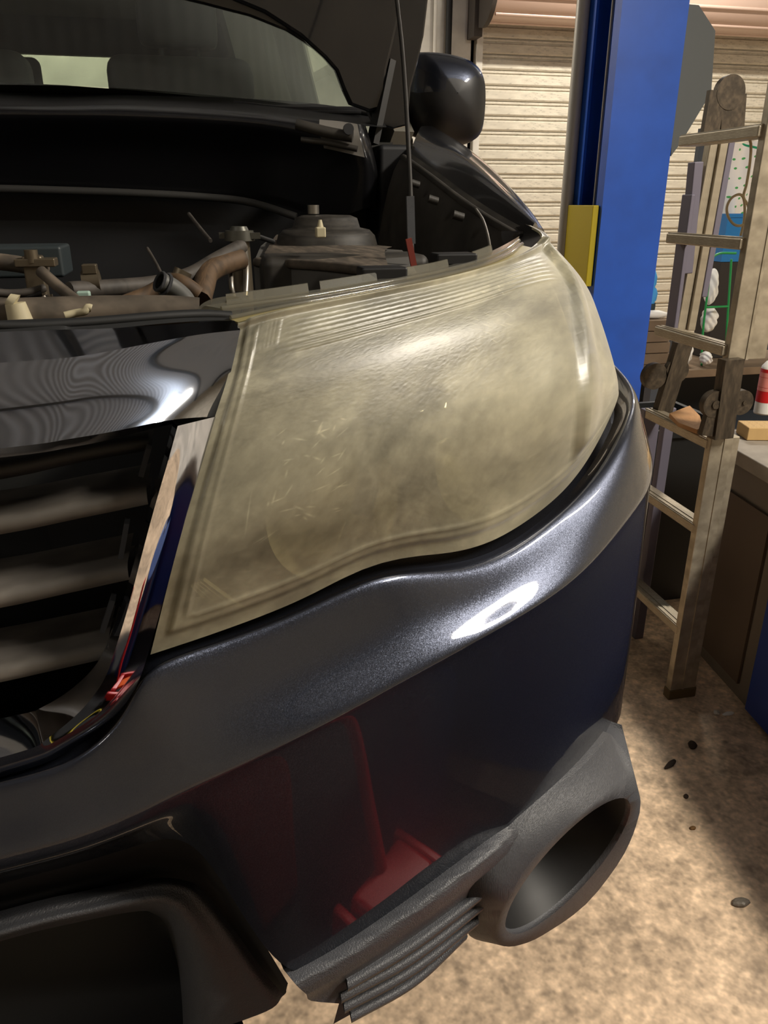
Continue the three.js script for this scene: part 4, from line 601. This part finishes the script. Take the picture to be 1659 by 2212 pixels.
{ const t = thing('workbench', 'steel workbench with pale top behind the aluminium ladder', 'workbench');
  obj('benchtop', box(topX, topX + 0.8, benchY - 0.045, benchY, bz0, bz1, 0.004), M.benchTop, t, 'pale worn bench top');
  obj('cabinet', [box(benchX, topX + 0.78, 0.0, benchY - 0.045, bz0 + 0.02, bz1 - 0.02)], M.cabinetSteel, t, 'grey-brown steel cabinet below the top');
  obj('frame_panel', [box(benchX - 0.012, benchX, 0.03, benchY - 0.06, -1.74, -1.70), box(benchX - 0.012, benchX, 0.03, benchY - 0.06, -1.37, -1.31), box(benchX - 0.012, benchX, benchY - 0.11, benchY - 0.06, -1.70, -1.37)], M.cabinetSteel, t);
  obj('door_panel', box(benchX - 0.01, benchX - 0.001, 0.05, benchY - 0.16, -1.68, -1.39), std({ color: 0x57493c, roughness: 0.6 }), t, 'brown recessed door');
  { const c = V(benchX, 0, -1.45), th = -7 * RAD; t.rotation.y = th; t.position.copy(c).sub(c.clone().applyAxisAngle(V(0, 1, 0), th)); }
  obj('drawer_unit', box(benchX - 0.03, benchX, 0.02, benchY - 0.075, -1.30, bz1 - 0.05, 0.004), M.cabinetBlue, t, 'dark blue cabinet panel');
}
const onBench = (x, y) => onY(x, y, benchY);
// spray can and bottle standing on the bench
M.red = std({ color: 0xc81e22, roughness: 0.35 });
M.white = std({ color: 0xe6e4de, roughness: 0.45 });
{ const p = onBench(1648, 893), r = 0.033, H = onPlane(1650, 772, p, V(0, 0, 1)).y - benchY;
  const can = thing('spray_can', 'red and white spray can standing on the workbench', 'spray can'); can.position.copy(p);
  const prof = (l) => new THREE.LatheGeometry(l.map(([a, b]) => new THREE.Vector2(a, b)), 32);
  obj('body', prof([[0, 0], [r * 0.95, 0], [r, 0.006], [r, H * 0.30]]), M.white, can); obj('label_band', prof([[r + 0.0005, H * 0.22], [r + 0.0005, H * 0.80]]), M.red, can, 'red printed label'); obj('shoulder', prof([[r, H * 0.80], [r * 0.96, H * 0.84], [r * 0.6, H * 0.92], [r * 0.36, H * 0.94], [0, H * 0.94]]), M.white, can); obj('nozzle', prof([[0.009, H * 0.94], [0.009, H * 1.0], [0.006, H * 1.04], [0, H * 1.04]]), M.white, can);
  for (const [h, w] of [[0.70, 0.016], [0.57, 0.034], [0.45, 0.012]]) obj('print_line', new THREE.CylinderGeometry(r + 0.001, r + 0.001, w, 32, 1, true).translate(0, H * h, 0), std({ color: 0xe08a80, roughness: 0.5 }), can);
}
{ const p = onBench(1668, 872).add(V(0.06, 0, -0.05)), H = 0.26, r = 0.036; const b = thing('pump_bottle', 'white bottle with blue bands behind the red can', 'bottle'); b.position.copy(p);
  const prof = (l) => new THREE.LatheGeometry(l.map(([a, c]) => new THREE.Vector2(a, c)), 28);
  obj('body', prof([[0, 0], [r, 0.003], [r, H * 0.66], [r * 0.8, H * 0.72], [0.014, H * 0.76], [0.014, H * 0.8]]), M.white, b); obj('blue_band', prof([[r + 0.0006, H * 0.5], [r + 0.0006, H * 0.62]]), std({ color: 0x2f8fd6, roughness: 0.4 }), b); obj('violet_band', prof([[r + 0.0006, H * 0.62], [r * 0.85, H * 0.70]]), std({ color: 0x4a4a9a, roughness: 0.4 }), b); obj('pump', prof([[0.016, H * 0.8], [0.016, H * 0.86], [0.008, H * 0.88], [0.008, H * 0.97], [0.013, H * 0.98], [0.012, H * 1.02], [0, H * 1.03]]), M.white, b); obj('spout', tube([V(0, H, 0), V(0.02, H, 0.02), V(0.045, H * 0.97, 0.03)], 0.005, 8), M.white, b);
}
{ const a = onBench(1592, 940); const b = thing('wood_offcut', 'short pale wood offcut lying on the bench edge', 'wood block'); obj('block', bar(a.clone().add(V(0.0, 0.022, 0.02)), a.clone().add(V(0.30, 0.022, 0.10)), 0.09, 0.042, V(0, 1, 0), 0.003), M.wood, b); obj('lower_block', bar(a.clone().add(V(0.03, 0.0035, 0.03)), a.clone().add(V(0.28, 0.0035, 0.1)), 0.07, 0.006), M.wood, b); }

// ---------------------------------------------------------------- folding aluminium ladder standing on edge against the bench
{ const t = thing('folding_ladder', 'folded aluminium hinged ladder leaning at the workbench', 'ladder');
  const foot = onY(1440, 1512, 0), lx = foot.x + 0.012, lz = foot.z, farX = lx + 0.03, farZ = lz - 0.36;
  const yAt = (px, py) => onPlane(px, py, V(lx, 0, lz), V(lx - EYE.x, 0, lz - EYE.z).normalize()).y;
  const yh0 = yAt(1520, 945), yh1 = yAt(1580, 780), top = 1.95;
  const stile = (x, z, y0, y1, w, d, mat, name = 'stile') => obj(name, [box(x, x + w, y0, y1, z - d, z, 0.003), box(x + w * 0.32, x + w * 0.42, y0, y1, z - 0.0005, z + 0.002), box(x + w * 0.62, x + w * 0.72, y0, y1, z - 0.0005, z + 0.002)].slice(0, 1).concat([box(x + w * 0.45, x + w * 0.52, y0, y1, z - 0.0005, z + 0.0025)]), mat, t);
  stile(lx - 0.005, lz, 0.03, yh0, 0.092, 0.026, M.aluminium); stile(lx + 0.004, lz, yh1, top, 0.118, 0.026, M.aluminium);
  obj('foot_cap', box(lx - 0.008, lx + 0.09, 0, 0.035, lz - 0.03, lz + 0.004, 0.003), std({ color: 0x5a4a2c, roughness: 0.7 }), t);
  // far stiles: two folded sections side by side, the tops hinged
  const fy = (px, py) => onZ(px, py, farZ), tilt = (px, py) => { const p = fy(px, py); return V(p.x, p.y, p.z); };
  const rail = (a, b, w, d, mat) => obj('stile', bar(tilt(...a), tilt(...b), w, d, V(1, 0, 0).cross(V(0, 1, 0)), 0.003), mat, t);
  rail([1466, 712], [1540, 300], 0.03, 0.03, M.aluminium); rail([1484, 712], [1556, 300], 0.026, 0.05, M.aluminium); rail([1512, 640], [1572, 300], 0.02, 0.05, M.alloyDull);
  rail([1480, 590], [1503, 350], 0.03, 0.035, M.alloyDull); rail([1450, 712], [1488, 420], 0.014, 0.05, M.alloyDull);
  obj('stile', box(farX - 0.03, farX + 0.03, 0.0, fy(1410, 885).y, farZ - 0.03, farZ, 0.003), M.alloyDull, t); obj('stile', box(farX + 0.05, farX + 0.085, 0.0, fy(1410, 885).y, farZ - 0.03, farZ, 0.003), M.alloyDull, t);
  // hinge plates with round bosses
  const disc = (c, r, w, n) => cyl(c.clone().addScaledVector(n, -w / 2), c.clone().addScaledVector(n, w / 2), r, r, 28), nz = V(0, 0, 1);
  const hz = lz + 0.012, hp = (x, y) => onZ(x, y, hz);
  obj('hinge', [disc(hp(1541, 872), 0.037, 0.022, nz), disc(hp(1598, 868), 0.035, 0.022, nz), bar(hp(1556, 945), hp(1580, 775), 0.058, 0.034, nz), bar(hp(1528, 940), hp(1545, 880), 0.05, 0.02, nz), disc(hp(1541, 872), 0.012, 0.03, nz), disc(hp(1602, 868), 0.006, 0.03, nz)], M.hingeSteel, t, 'grimy steel locking hinge');
  const fz = farZ + 0.01, fp = (x, y) => onZ(x, y, fz);
  obj('hinge', [disc(fp(1412, 812), 0.042, 0.02, nz), disc(fp(1460, 800), 0.040, 0.02, nz), bar(fp(1430, 890), fp(1475, 742), 0.055, 0.03, nz)], M.hingeSteel, t, 'grimy steel locking hinge');
  obj('hinge', [disc(fp(1575, 200), 0.045, 0.02, nz), bar(fp(1584, 205), fp(1578, 292), 0.075, 0.016, nz), bar(fp(1548, 196), fp(1532, 292), 0.05, 0.018, nz)], M.hingeSteel, t, 'rounded top hinge plate');
  // rungs
  const near = (y) => V(lx + 0.02, y, lz - 0.013), far = (y) => V(farX, y, farZ - 0.013);
  for (const [a, b] of [[[1570, 760], 0.02], [[1610, 528], 0], [[1655, 282], 0], [[1528, 962], 0], [[1480, 1142], 0], [[1450, 1362], 0]]) { const y = yAt(...a); obj('rung', [bar(near(y), far(y), 0.055, 0.028, V(0, 1, 0), 0.004), bar(near(y).add(V(0, 0.0145, 0)), far(y).add(V(0, 0.0145, 0)), 0.012, 0.004), bar(near(y).add(V(-0.018, 0.0145, 0)), far(y).add(V(-0.018, 0.0145, 0)), 0.008, 0.004)], M.aluminium, t); }
  const tp = onZ(1524, 322, farZ + 0.01); obj('end_socket', [cyl(onZ(1540, 292, farZ + 0.02), onZ(1541, 285, farZ + 0.02), 0.02, 0.02, 16)], M.aluminium, t);
}
{ const t = thing('hanging_cord', 'beige cord with a loop tied to the ladder rung', 'cord'), zc = onY(1440, 1512, 0).z - 0.10, w = (l) => l.map(([x, y]) => onZ(x, y, zc)); obj('cord', tube(w([[1619, 300], [1622, 312], [1620, 350], [1612, 400], [1606, 425], [1616, 445], [1616, 470], [1604, 486], [1588, 486], [1574, 470], [1570, 448], [1580, 428], [1598, 420], [1606, 428], [1608, 470], [1600, 510]]), 0.0035, 8, 90), std({ color: 0xc9b896, roughness: 0.8 }), t); }
{ const t = thing('plywood_offcut', 'stained plywood offcut lying across the ladder rung', 'wood piece'), yy = 0.908, o = [[1446, 893], [1490, 876], [1512, 898], [1518, 922], [1506, 928], [1466, 913]].map(([x, y]) => onY(x, y, yy)), r = [...o, o[0]], c = o.reduce((a, p) => a.add(p), V(0, 0, 0)).multiplyScalar(1 / o.length); obj('board', toCreasedNormals(merge([loftRows([r.map(() => c), r]), loftRows([r, r.map((p) => V(p.x, p.y - 0.012, p.z))])]), 0.5), std({ color: 0xc9a074, roughness: 0.75, map: tex(64, 64, (u, v) => { const n = fbm(u * 6, v * 6, 4, 6); return [0.8 + 0.2 * n, 0.72 + 0.25 * n, 0.6 + 0.35 * n]; }, true, [3, 3]) }), t); }
// ---------------------------------------------------------------- second table beyond the ladder and what lies on it
M.card = std({ color: 0x7a6650, roughness: 0.8, map: tex(128, 128, (u, v) => grey(0.7 + 0.4 * fbm(u * 9, v * 9, 4, 9))) });
const tblY = 0.715, T0 = onY(1385, 800, tblY), tz = T0.z;
{ const t = thing('side_table', 'low brown timber table beyond the ladder', 'table'); const x0 = T0.x + 0.03, x1 = x0 + 1.15, z1 = tz + 0.05, z0 = tz - 0.36;
  obj('tabletop', box(x0, x1, tblY - 0.04, tblY, z0, z1, 0.004), M.card, t); for (const [x, z] of [[x0 + 0.05, z1 - 0.05], [x1 - 0.05, z1 - 0.05], [x0 + 0.05, z0 + 0.05], [x1 - 0.05, z0 + 0.05]]) obj('leg', box(x - 0.03, x + 0.03, 0, tblY - 0.04, z - 0.03, z + 0.03), M.beam, t); obj('shelf', box(x0 + 0.05, x1 - 0.05, 0.35, 0.38, z0 + 0.05, z1 - 0.04), M.beam, t);
  obj('rear_panel', box(x0 + 0.02, x1 - 0.02, 0.1, tblY - 0.05, z0 + 0.02, z0 + 0.04), M.black, t);
}
const tp = (x, y, back = 0) => onZ(x, y, tz - back);
function standUp(px0, py0, px1, py1, back) { const a = tp(px0, py1, back), b = tp(px1, py0, back); return { x0: Math.min(a.x, b.x), x1: Math.max(a.x, b.x), y0: Math.min(a.y, b.y), y1: Math.max(a.y, b.y), z: tz - back }; }
{ const s = standUp(1388, 690, 1452, 782, 0.12), n = 4, h = (s.y1 - tblY) / n; for (let k = 0; k < n; k++) tag(obj('carton', box(s.x0 + 0.01 * (k % 2), s.x1 + 0.02 - 0.01 * (k % 3), tblY + k * h + 0.001, tblY + (k + 1) * h - 0.002, s.z - 0.2, s.z, 0.004), M.card), ['brown carton resting on the side table under the stack', 'second brown carton up in the stack on the side table', 'brown carton third up in the stack on the side table', 'topmost brown carton of the stack, under the white tube'][k], 'carton', 'stacked brown cartons');
  const y = tblY + n * h; const sp = tp(1420, 0, 0.2);
  const tb = thing('white_tube', 'white squeeze tube lying on the stack of cartons', 'tube'); const a = V(s.x0 + 0.0, y + 0.022, s.z - 0.06), b = V(s.x1 + 0.01, y + 0.018, s.z - 0.05); obj('body', tube([a, a.clone().lerp(b, 0.6), b], (q) => 0.021 - 0.012 * smooth(0.55, 1, q), 14, 20), M.white, tb); obj('cap', cyl(b, b.clone().add(V(0.035, 0, 0)), 0.007), M.white, tb);
  const bl = thing('blue_bottle', 'bright blue bottle with rounded cap on the brown cartons', 'bottle'); const q = V(s.x0 + 0.05, y, s.z - 0.13); const prof = [[0, 0], [0.05, 0.002], [0.052, 0.05], [0.048, 0.075], [0.055, 0.085], [0.058, 0.12], [0.05, 0.14], [0.04, 0.15], [0.046, 0.165], [0.046, 0.20], [0.032, 0.235], [0.0, 0.245]]; obj('body', latheAt(prof, q, 28), std({ color: 0x3f97dc, roughness: 0.35 }), bl); obj('dark_collar', latheAt([[0.053, 0.03], [0.055, 0.05], [0.053, 0.07]], q, 28), std({ color: 0x23323c, roughness: 0.5 }), bl);
}
// white cloth with green spots hung behind the ladder, and things under it
{ const t = thing('spotted_cloth', 'white cloth with small green spots hanging behind the ladder', 'cloth'); const a = tp(1560, 300, 0.42), b = tp(1700, 470, 0.42), rows = [];
  for (let j = 0; j <= 24; j++) { const r = []; for (let i = 0; i <= 36; i++) { const u = i / 36, v = j / 24; r.push(V(lerp(a.x, b.x, u) + 0.03 * v * Math.sin(v * 3) * (u - 0.5), lerp(a.y, b.y, v) - 0.02 * Math.sin(u * 7), a.z + 0.022 * Math.sin(u * 17 + v * 4) * (0.4 + v) + 0.01 * Math.sin(u * 31 + 1))); } rows.push(r); }
  const dots = tex(512, 512, (u, v) => { const n = 8; let x = u * n, y = v * n; const row = Math.floor(y); x += (row % 2) * 0.5; const i = Math.floor(x), dx = x - i - 0.5 - (hash(i, row) - 0.5) * 0.3, dy = y - row - 0.5 - (hash(row, i + 7) - 0.5) * 0.3, ribbon = Math.abs((u - 0.25) * 1.1 - (1 - v) * 1.0 + 0.12 * Math.sin(v * 6)); if (ribbon < 0.022) return [0.12, 0.58, 0.40]; return dx * dx + dy * dy * 1.6 < 0.022 ? [0.30, 0.66, 0.36] : [0.93, 0.92, 0.90]; });
  const g = loftRows(rows); unitUV(g, 37, 25); obj('fabric', g, std({ map: dots, roughness: 0.85 }), t); obj('fabric_edge', tube([V(a.x, a.y, a.z), V((a.x + b.x) / 2, a.y, a.z), V(b.x, a.y, a.z)], 0.008, 8, 20), M.white, t);
  obj('peg_rail', box(a.x - 0.1, b.x + 0.1, a.y + 0.01, a.y + 0.05, a.z - 0.04, a.z - 0.015), M.beam, t); for (const x of [a.x - 0.08, b.x + 0.08]) obj('rail_post', box(x - 0.02, x + 0.02, 0, a.y + 0.05, a.z - 0.07, a.z - 0.04), M.beam, t);
}
{ const s = standUp(1552, 462, 1628, 566, 0.22), b = box(s.x0, s.x1 + 0.05, tblY + 0.001, s.y0, s.z - 0.12, s.z + 0.02, 0.004); tag(obj('dark_carton', b, std({ color: 0x2b2622, roughness: 0.8 })), 'dark carton on the side table under the blue crate', 'carton');
  const bk = thing('blue_crate', 'deep blue plastic crate under the spotted cloth', 'crate'); const mb = std({ color: 0x0f6fb0, roughness: 0.4 }), y = s.y0 + 0.002; obj('floor_panel', box(s.x0, s.x1 + 0.05, y, y + 0.01, s.z - 0.12, s.z + 0.02), mb, bk); for (const z of [s.z + 0.012, s.z - 0.12]) obj('side', box(s.x0, s.x1 + 0.05, y + 0.01, s.y1, z, z + 0.008), mb, bk); for (const x of [s.x0, s.x1 + 0.042]) obj('side', box(x, x + 0.008, y + 0.01, s.y1, s.z - 0.112, s.z + 0.012), mb, bk); obj('rim', box(s.x0 - 0.006, s.x1 + 0.056, s.y1 - 0.016, s.y1 - 0.002, s.z + 0.02, s.z + 0.026), mb, bk); }
{ const t = thing('green_wire_rack', 'green wire rack holding crumpled white rags', 'wire rack'), bk = 0.03; const lowest = (p) => { p.y = Math.max(p.y, tblY + 0.006); return p; }, w = (pts) => tube(pts.map(([x, y]) => lowest(tp(x, y, bk))), 0.0055, 8, pts.length * 8); M.green = std({ color: 0x1d8a46, roughness: 0.4 });
  obj('hoop', w([[1515, 775], [1520, 700], [1530, 620], [1536, 562], [1550, 549], [1590, 547]]), M.green, t); obj('upright', w([[1566, 770], [1572, 680], [1580, 560]]), M.green, t); obj('crossbar', w([[1526, 664], [1572, 662]]), M.green, t); obj('crossbar', w([[1516, 752], [1566, 750]]), M.green, t);
  obj('rear_foot', tube([lowest(tp(1515, 790, bk)), lowest(tp(1515, 790, bk + 0.10))], 0.0055, 8, 6), M.green, t); obj('rear_foot', tube([lowest(tp(1566, 790, bk)), lowest(tp(1566, 790, bk + 0.10))], 0.0055, 8, 6), M.green, t);
}
function rag(px0, py0, px1, py1, back, label) { const s = standUp(px0, py0, px1, py1, back), g = new THREE.SphereGeometry(1, 40, 28), p = g.attributes.position; for (let i = 0; i < p.count; i++) { const x = p.getX(i), y = p.getY(i), z = p.getZ(i), k = 0.86 + 0.13 * Math.sin(x * 5 + px0) * Math.cos(y * 4 + py0) + 0.06 * Math.sin(y * 9 + x * 7); p.setXYZ(i, x * k, y * (0.9 + 0.1 * k), z * k); } g.computeVertexNormals(); g.scale((s.x1 - s.x0) / 2, (s.y1 - s.y0) / 2, 0.05); g.translate((s.x0 + s.x1) / 2, Math.max((s.y0 + s.y1) / 2, tblY + (s.y1 - s.y0) / 2), s.z - 0.05); tag(obj('rag', g, M.white), label, 'rag'); }
rag(1532, 580, 1568, 662, 0.06, 'white rag bundled upright in the green wire rack'); rag(1524, 664, 1566, 722, 0.06, 'white rag below the crossbar of the green rack'); rag(1476, 740, 1510, 795, 0.0, 'crumpled white rag beside the foot of the green rack'); rag(1526, 762, 1550, 792, -0.06, 'small white rag under the green rack');
// debris on the floor
M.debris = std({ color: 0x33271d, roughness: 0.9 });
[[1448, 1652, 0.03, 0.009, 0.5, M.debris, 'dark brown wood splinter on the concrete floor', 'splinter'], [1495, 1612, 0.018, 0.013, 1.1, M.debris, 'dark lump of dirt near the splinter on the floor', 'dirt lump'], [1573, 1543, 0.024, 0.008, 0.1, M.white, 'white paper scrap in the shade of the bench', 'scrap'], [1548, 1541, 0.012, 0.01, 0.8, M.jamb, 'pale chip beside the white paper scrap', 'chip'], [1496, 1790, 0.009, 0.006, 0.2, std({ color: 0x6a4a20, roughness: 0.8 }), 'tiny rust brown flake on the bright floor', 'flake'], [1482, 1722, 0.009, 0.007, 0.9, M.debris, 'tiny dark flake near the splinter', 'flake'], [1600, 1952, 0.022, 0.012, 0.0, M.cabinetSteel, 'flat grey pebble at the shadow edge on the floor', 'pebble']].forEach(([x, y, a, b, turn, mat, label, cat]) => { const p = onY(x, y, 0), g = new THREE.IcosahedronGeometry(1, 2), q = g.attributes.position; for (let i = 0; i < q.count; i++) { const k = 0.8 + 0.35 * vnoise(q.getX(i) * 2 + x, q.getZ(i) * 2 + q.getY(i) + y); q.setXYZ(i, q.getX(i) * k, q.getY(i) * k, q.getZ(i) * k); } g.computeVertexNormals(); g.scale(a, b * 0.6, b); g.rotateY(turn); g.translate(p.x, b * 0.35, p.z); tag(obj('floor_' + cat.replace(' ', '_'), g, mat), label, cat); });

// dark bin added to fill the black gap behind the ladder
{ const t = thing('added_bin', 'black square bin added to fill the dark gap behind the ladder', 'bin'); t.position.set(2.03, 0, -2.18); const mb = std({ color: 0x0d0f10, roughness: 0.6 }); const r = (w, y) => [V(-w, y, w), V(w, y, w), V(w, y, -w), V(-w, y, -w), V(-w, y, w)]; obj('body', toCreasedNormals(loftRows([r(0.19, 0.72), r(0.15, 0)]), 0.5), mb, t); obj('rim', [bar(V(-0.2, 0.72, 0.195), V(0.2, 0.72, 0.195), 0.02, 0.03), bar(V(-0.2, 0.72, -0.195), V(0.2, 0.72, -0.195), 0.02, 0.03), bar(V(-0.195, 0.72, -0.2), V(-0.195, 0.72, 0.2), 0.02, 0.03), bar(V(0.195, 0.72, -0.2), V(0.195, 0.72, 0.2), 0.02, 0.03)], mb, t); obj('base', box(-0.15, 0.15, 0, 0.01, -0.15, 0.15), mb, t); }

// ---------------------------------------------------------------- beside the camera, on the floor before the bench: what the bumper mirrors, plus an added mat and drum
tag(obj('added_mat', box(-1.2, 1.60, 0.001, 0.014, -0.02, 2.0, 0.004), std({ color: 0x0c0c0d, roughness: 0.8 })), 'black mat added out of view to darken the bumper reflection', 'mat');  // added out of view so the lower bumper mirrors something dark
{ const t = thing('trolley_jack', 'red trolley jack standing on the black mat', 'jack'); t.position.set(1.03, 0.0145, 0.10); t.rotation.y = 0;
  for (const x of [-0.15, 0.12]) obj('side_plate', box(x, x + 0.03, 0.03, 0.17, -0.3, 0.3, 0.01), M.red, t); obj('lift_arm', bar(V(0, 0.12, 0.1), V(0, 0.24, -0.26), 0.1, 0.05), std({ color: 0xd2561c, roughness: 0.35 }), t); obj('saddle', cyl(V(0, 0.26, -0.26), V(0, 0.29, -0.26), 0.05), M.beam, t); obj('pump', box(-0.11, 0.11, 0.05, 0.19, 0.1, 0.27, 0.02), M.red, t); obj('handle', tube([V(0, 0.17, 0.24), V(0, 0.42, 0.34), V(0, 0.75, 0.46)], 0.018, 10, 10), M.red, t); for (const x of [-0.175, 0.175]) for (const z of [-0.25, 0.25]) obj('wheel', cyl(V(x - 0.02, 0.045, z), V(x + 0.02, 0.045, z), 0.045), M.beam, t);
}
{ const t = thing('added_drum', 'dark blue drum added to hide pale floor in the bumper reflection', 'drum'), c = V(1.44, 0.0145, 0.55); obj('body', latheAt([[0, 0], [0.2, 0], [0.205, 0.012], [0.2, 0.03], [0.2, 0.2], [0.207, 0.21], [0.2, 0.22], [0.2, 0.40], [0.207, 0.41], [0.2, 0.42], [0.2, 0.58], [0.205, 0.6], [0.195, 0.6], [0.19, 0.585], [0, 0.585]], c, 40), std({ color: 0x1c3566, roughness: 0.4 }), t); obj('bung', cyl(V(c.x + 0.1, c.y + 0.585, c.z), V(c.x + 0.1, c.y + 0.605, c.z), 0.025), M.steel, t); }  // added drum, keeps pale floor out of the bumper reflection
{ const t = thing('cable_coil', 'yellow extension cable coiled on the black mat', 'cable'), c = V(0.66, 0.03, 0.2), pts = []; for (let k = 0; k <= 90; k++) { const a = k / 90 * 5 * 2 * Math.PI, r = 0.11 + 0.012 * Math.sin(k * 0.7); pts.push(V(c.x + Math.cos(a) * r, c.y + 0.008 * (k / 18), c.z + Math.sin(a) * r)); } obj('cord', tube(pts, 0.008, 8, 300), M.yellow, t); }

{ const t = thing('fuel_can', 'tall red fuel can with a black spout on the mat', 'fuel can'), c = V(0.76, 0.0145, 0.73), mr = std({ color: 0xa8361a, roughness: 0.4 }); obj('body', box(c.x - 0.17, c.x + 0.17, c.y, c.y + 0.52, c.z - 0.11, c.z + 0.11, 0.04), mr, t); obj('handle', tube([V(c.x - 0.11, c.y + 0.51, c.z), V(c.x - 0.10, c.y + 0.59, c.z), V(c.x + 0.04, c.y + 0.59, c.z), V(c.x + 0.05, c.y + 0.51, c.z)], 0.015, 8, 20), mr, t); obj('spout', cyl(V(c.x + 0.11, c.y + 0.51, c.z), V(c.x + 0.13, c.y + 0.62, c.z), 0.026, 0.016), M.black, t); }
// ---------------------------------------------------------------- lamps
M.lampBody = std({ color: 0xd8d8d4, roughness: 0.5 });
TUBES.forEach(([x, y, z, len, turn, power, open, wide], i) => {
  const t = thing('tube_light', ['white batten tube light hung over the workbench end', 'white batten tube light added as fill for the roof', 'white batten tube light in front of the roller shutter', 'white batten tube light behind the car'][i], 'lamp');
  t.position.set(x, y, z); t.rotation.y = turn;
  obj('housing', box(-len / 2 - 0.03, len / 2 + 0.03, 0.03, 0.09, -wide / 2 - 0.02, wide / 2 + 0.02, 0.01), M.lampBody, t);
  for (const s of [-1, 1]) obj('hanger', cyl(V(s * len * 0.4, 0.09, 0), V(s * len * 0.4, RH - y - 0.02, 0), 0.008), M.beam, t);
  const glow = new THREE.MeshStandardMaterial({ color: 0xffffff, emissive: LAMP_COLOR, emissiveIntensity: Math.min(12, power * 0.3) });
  for (const z of wide > 0.1 ? [-wide / 3, wide / 3] : [0]) obj('tube', cyl(V(-len / 2, 0.005, z), V(len / 2, 0.005, z), 0.018), glow, t);
  const l = new THREE.RectAreaLight(LAMP_COLOR, power, len, wide);
  l.position.set(0, -0.02, 0); l.rotation.x = -Math.PI / 2; t.add(l);
  const up = new THREE.RectAreaLight(LAMP_COLOR, power * open, len, wide);               // added uplight above the closed housing, brightening the roof
  up.position.set(0, 0.10, 0); up.rotation.x = Math.PI / 2; t.add(up);
});
scene.traverse((o) => { if (o.isMesh) { o.castShadow = true; o.receiveShadow = true; } });
renderer.render(scene, camera);
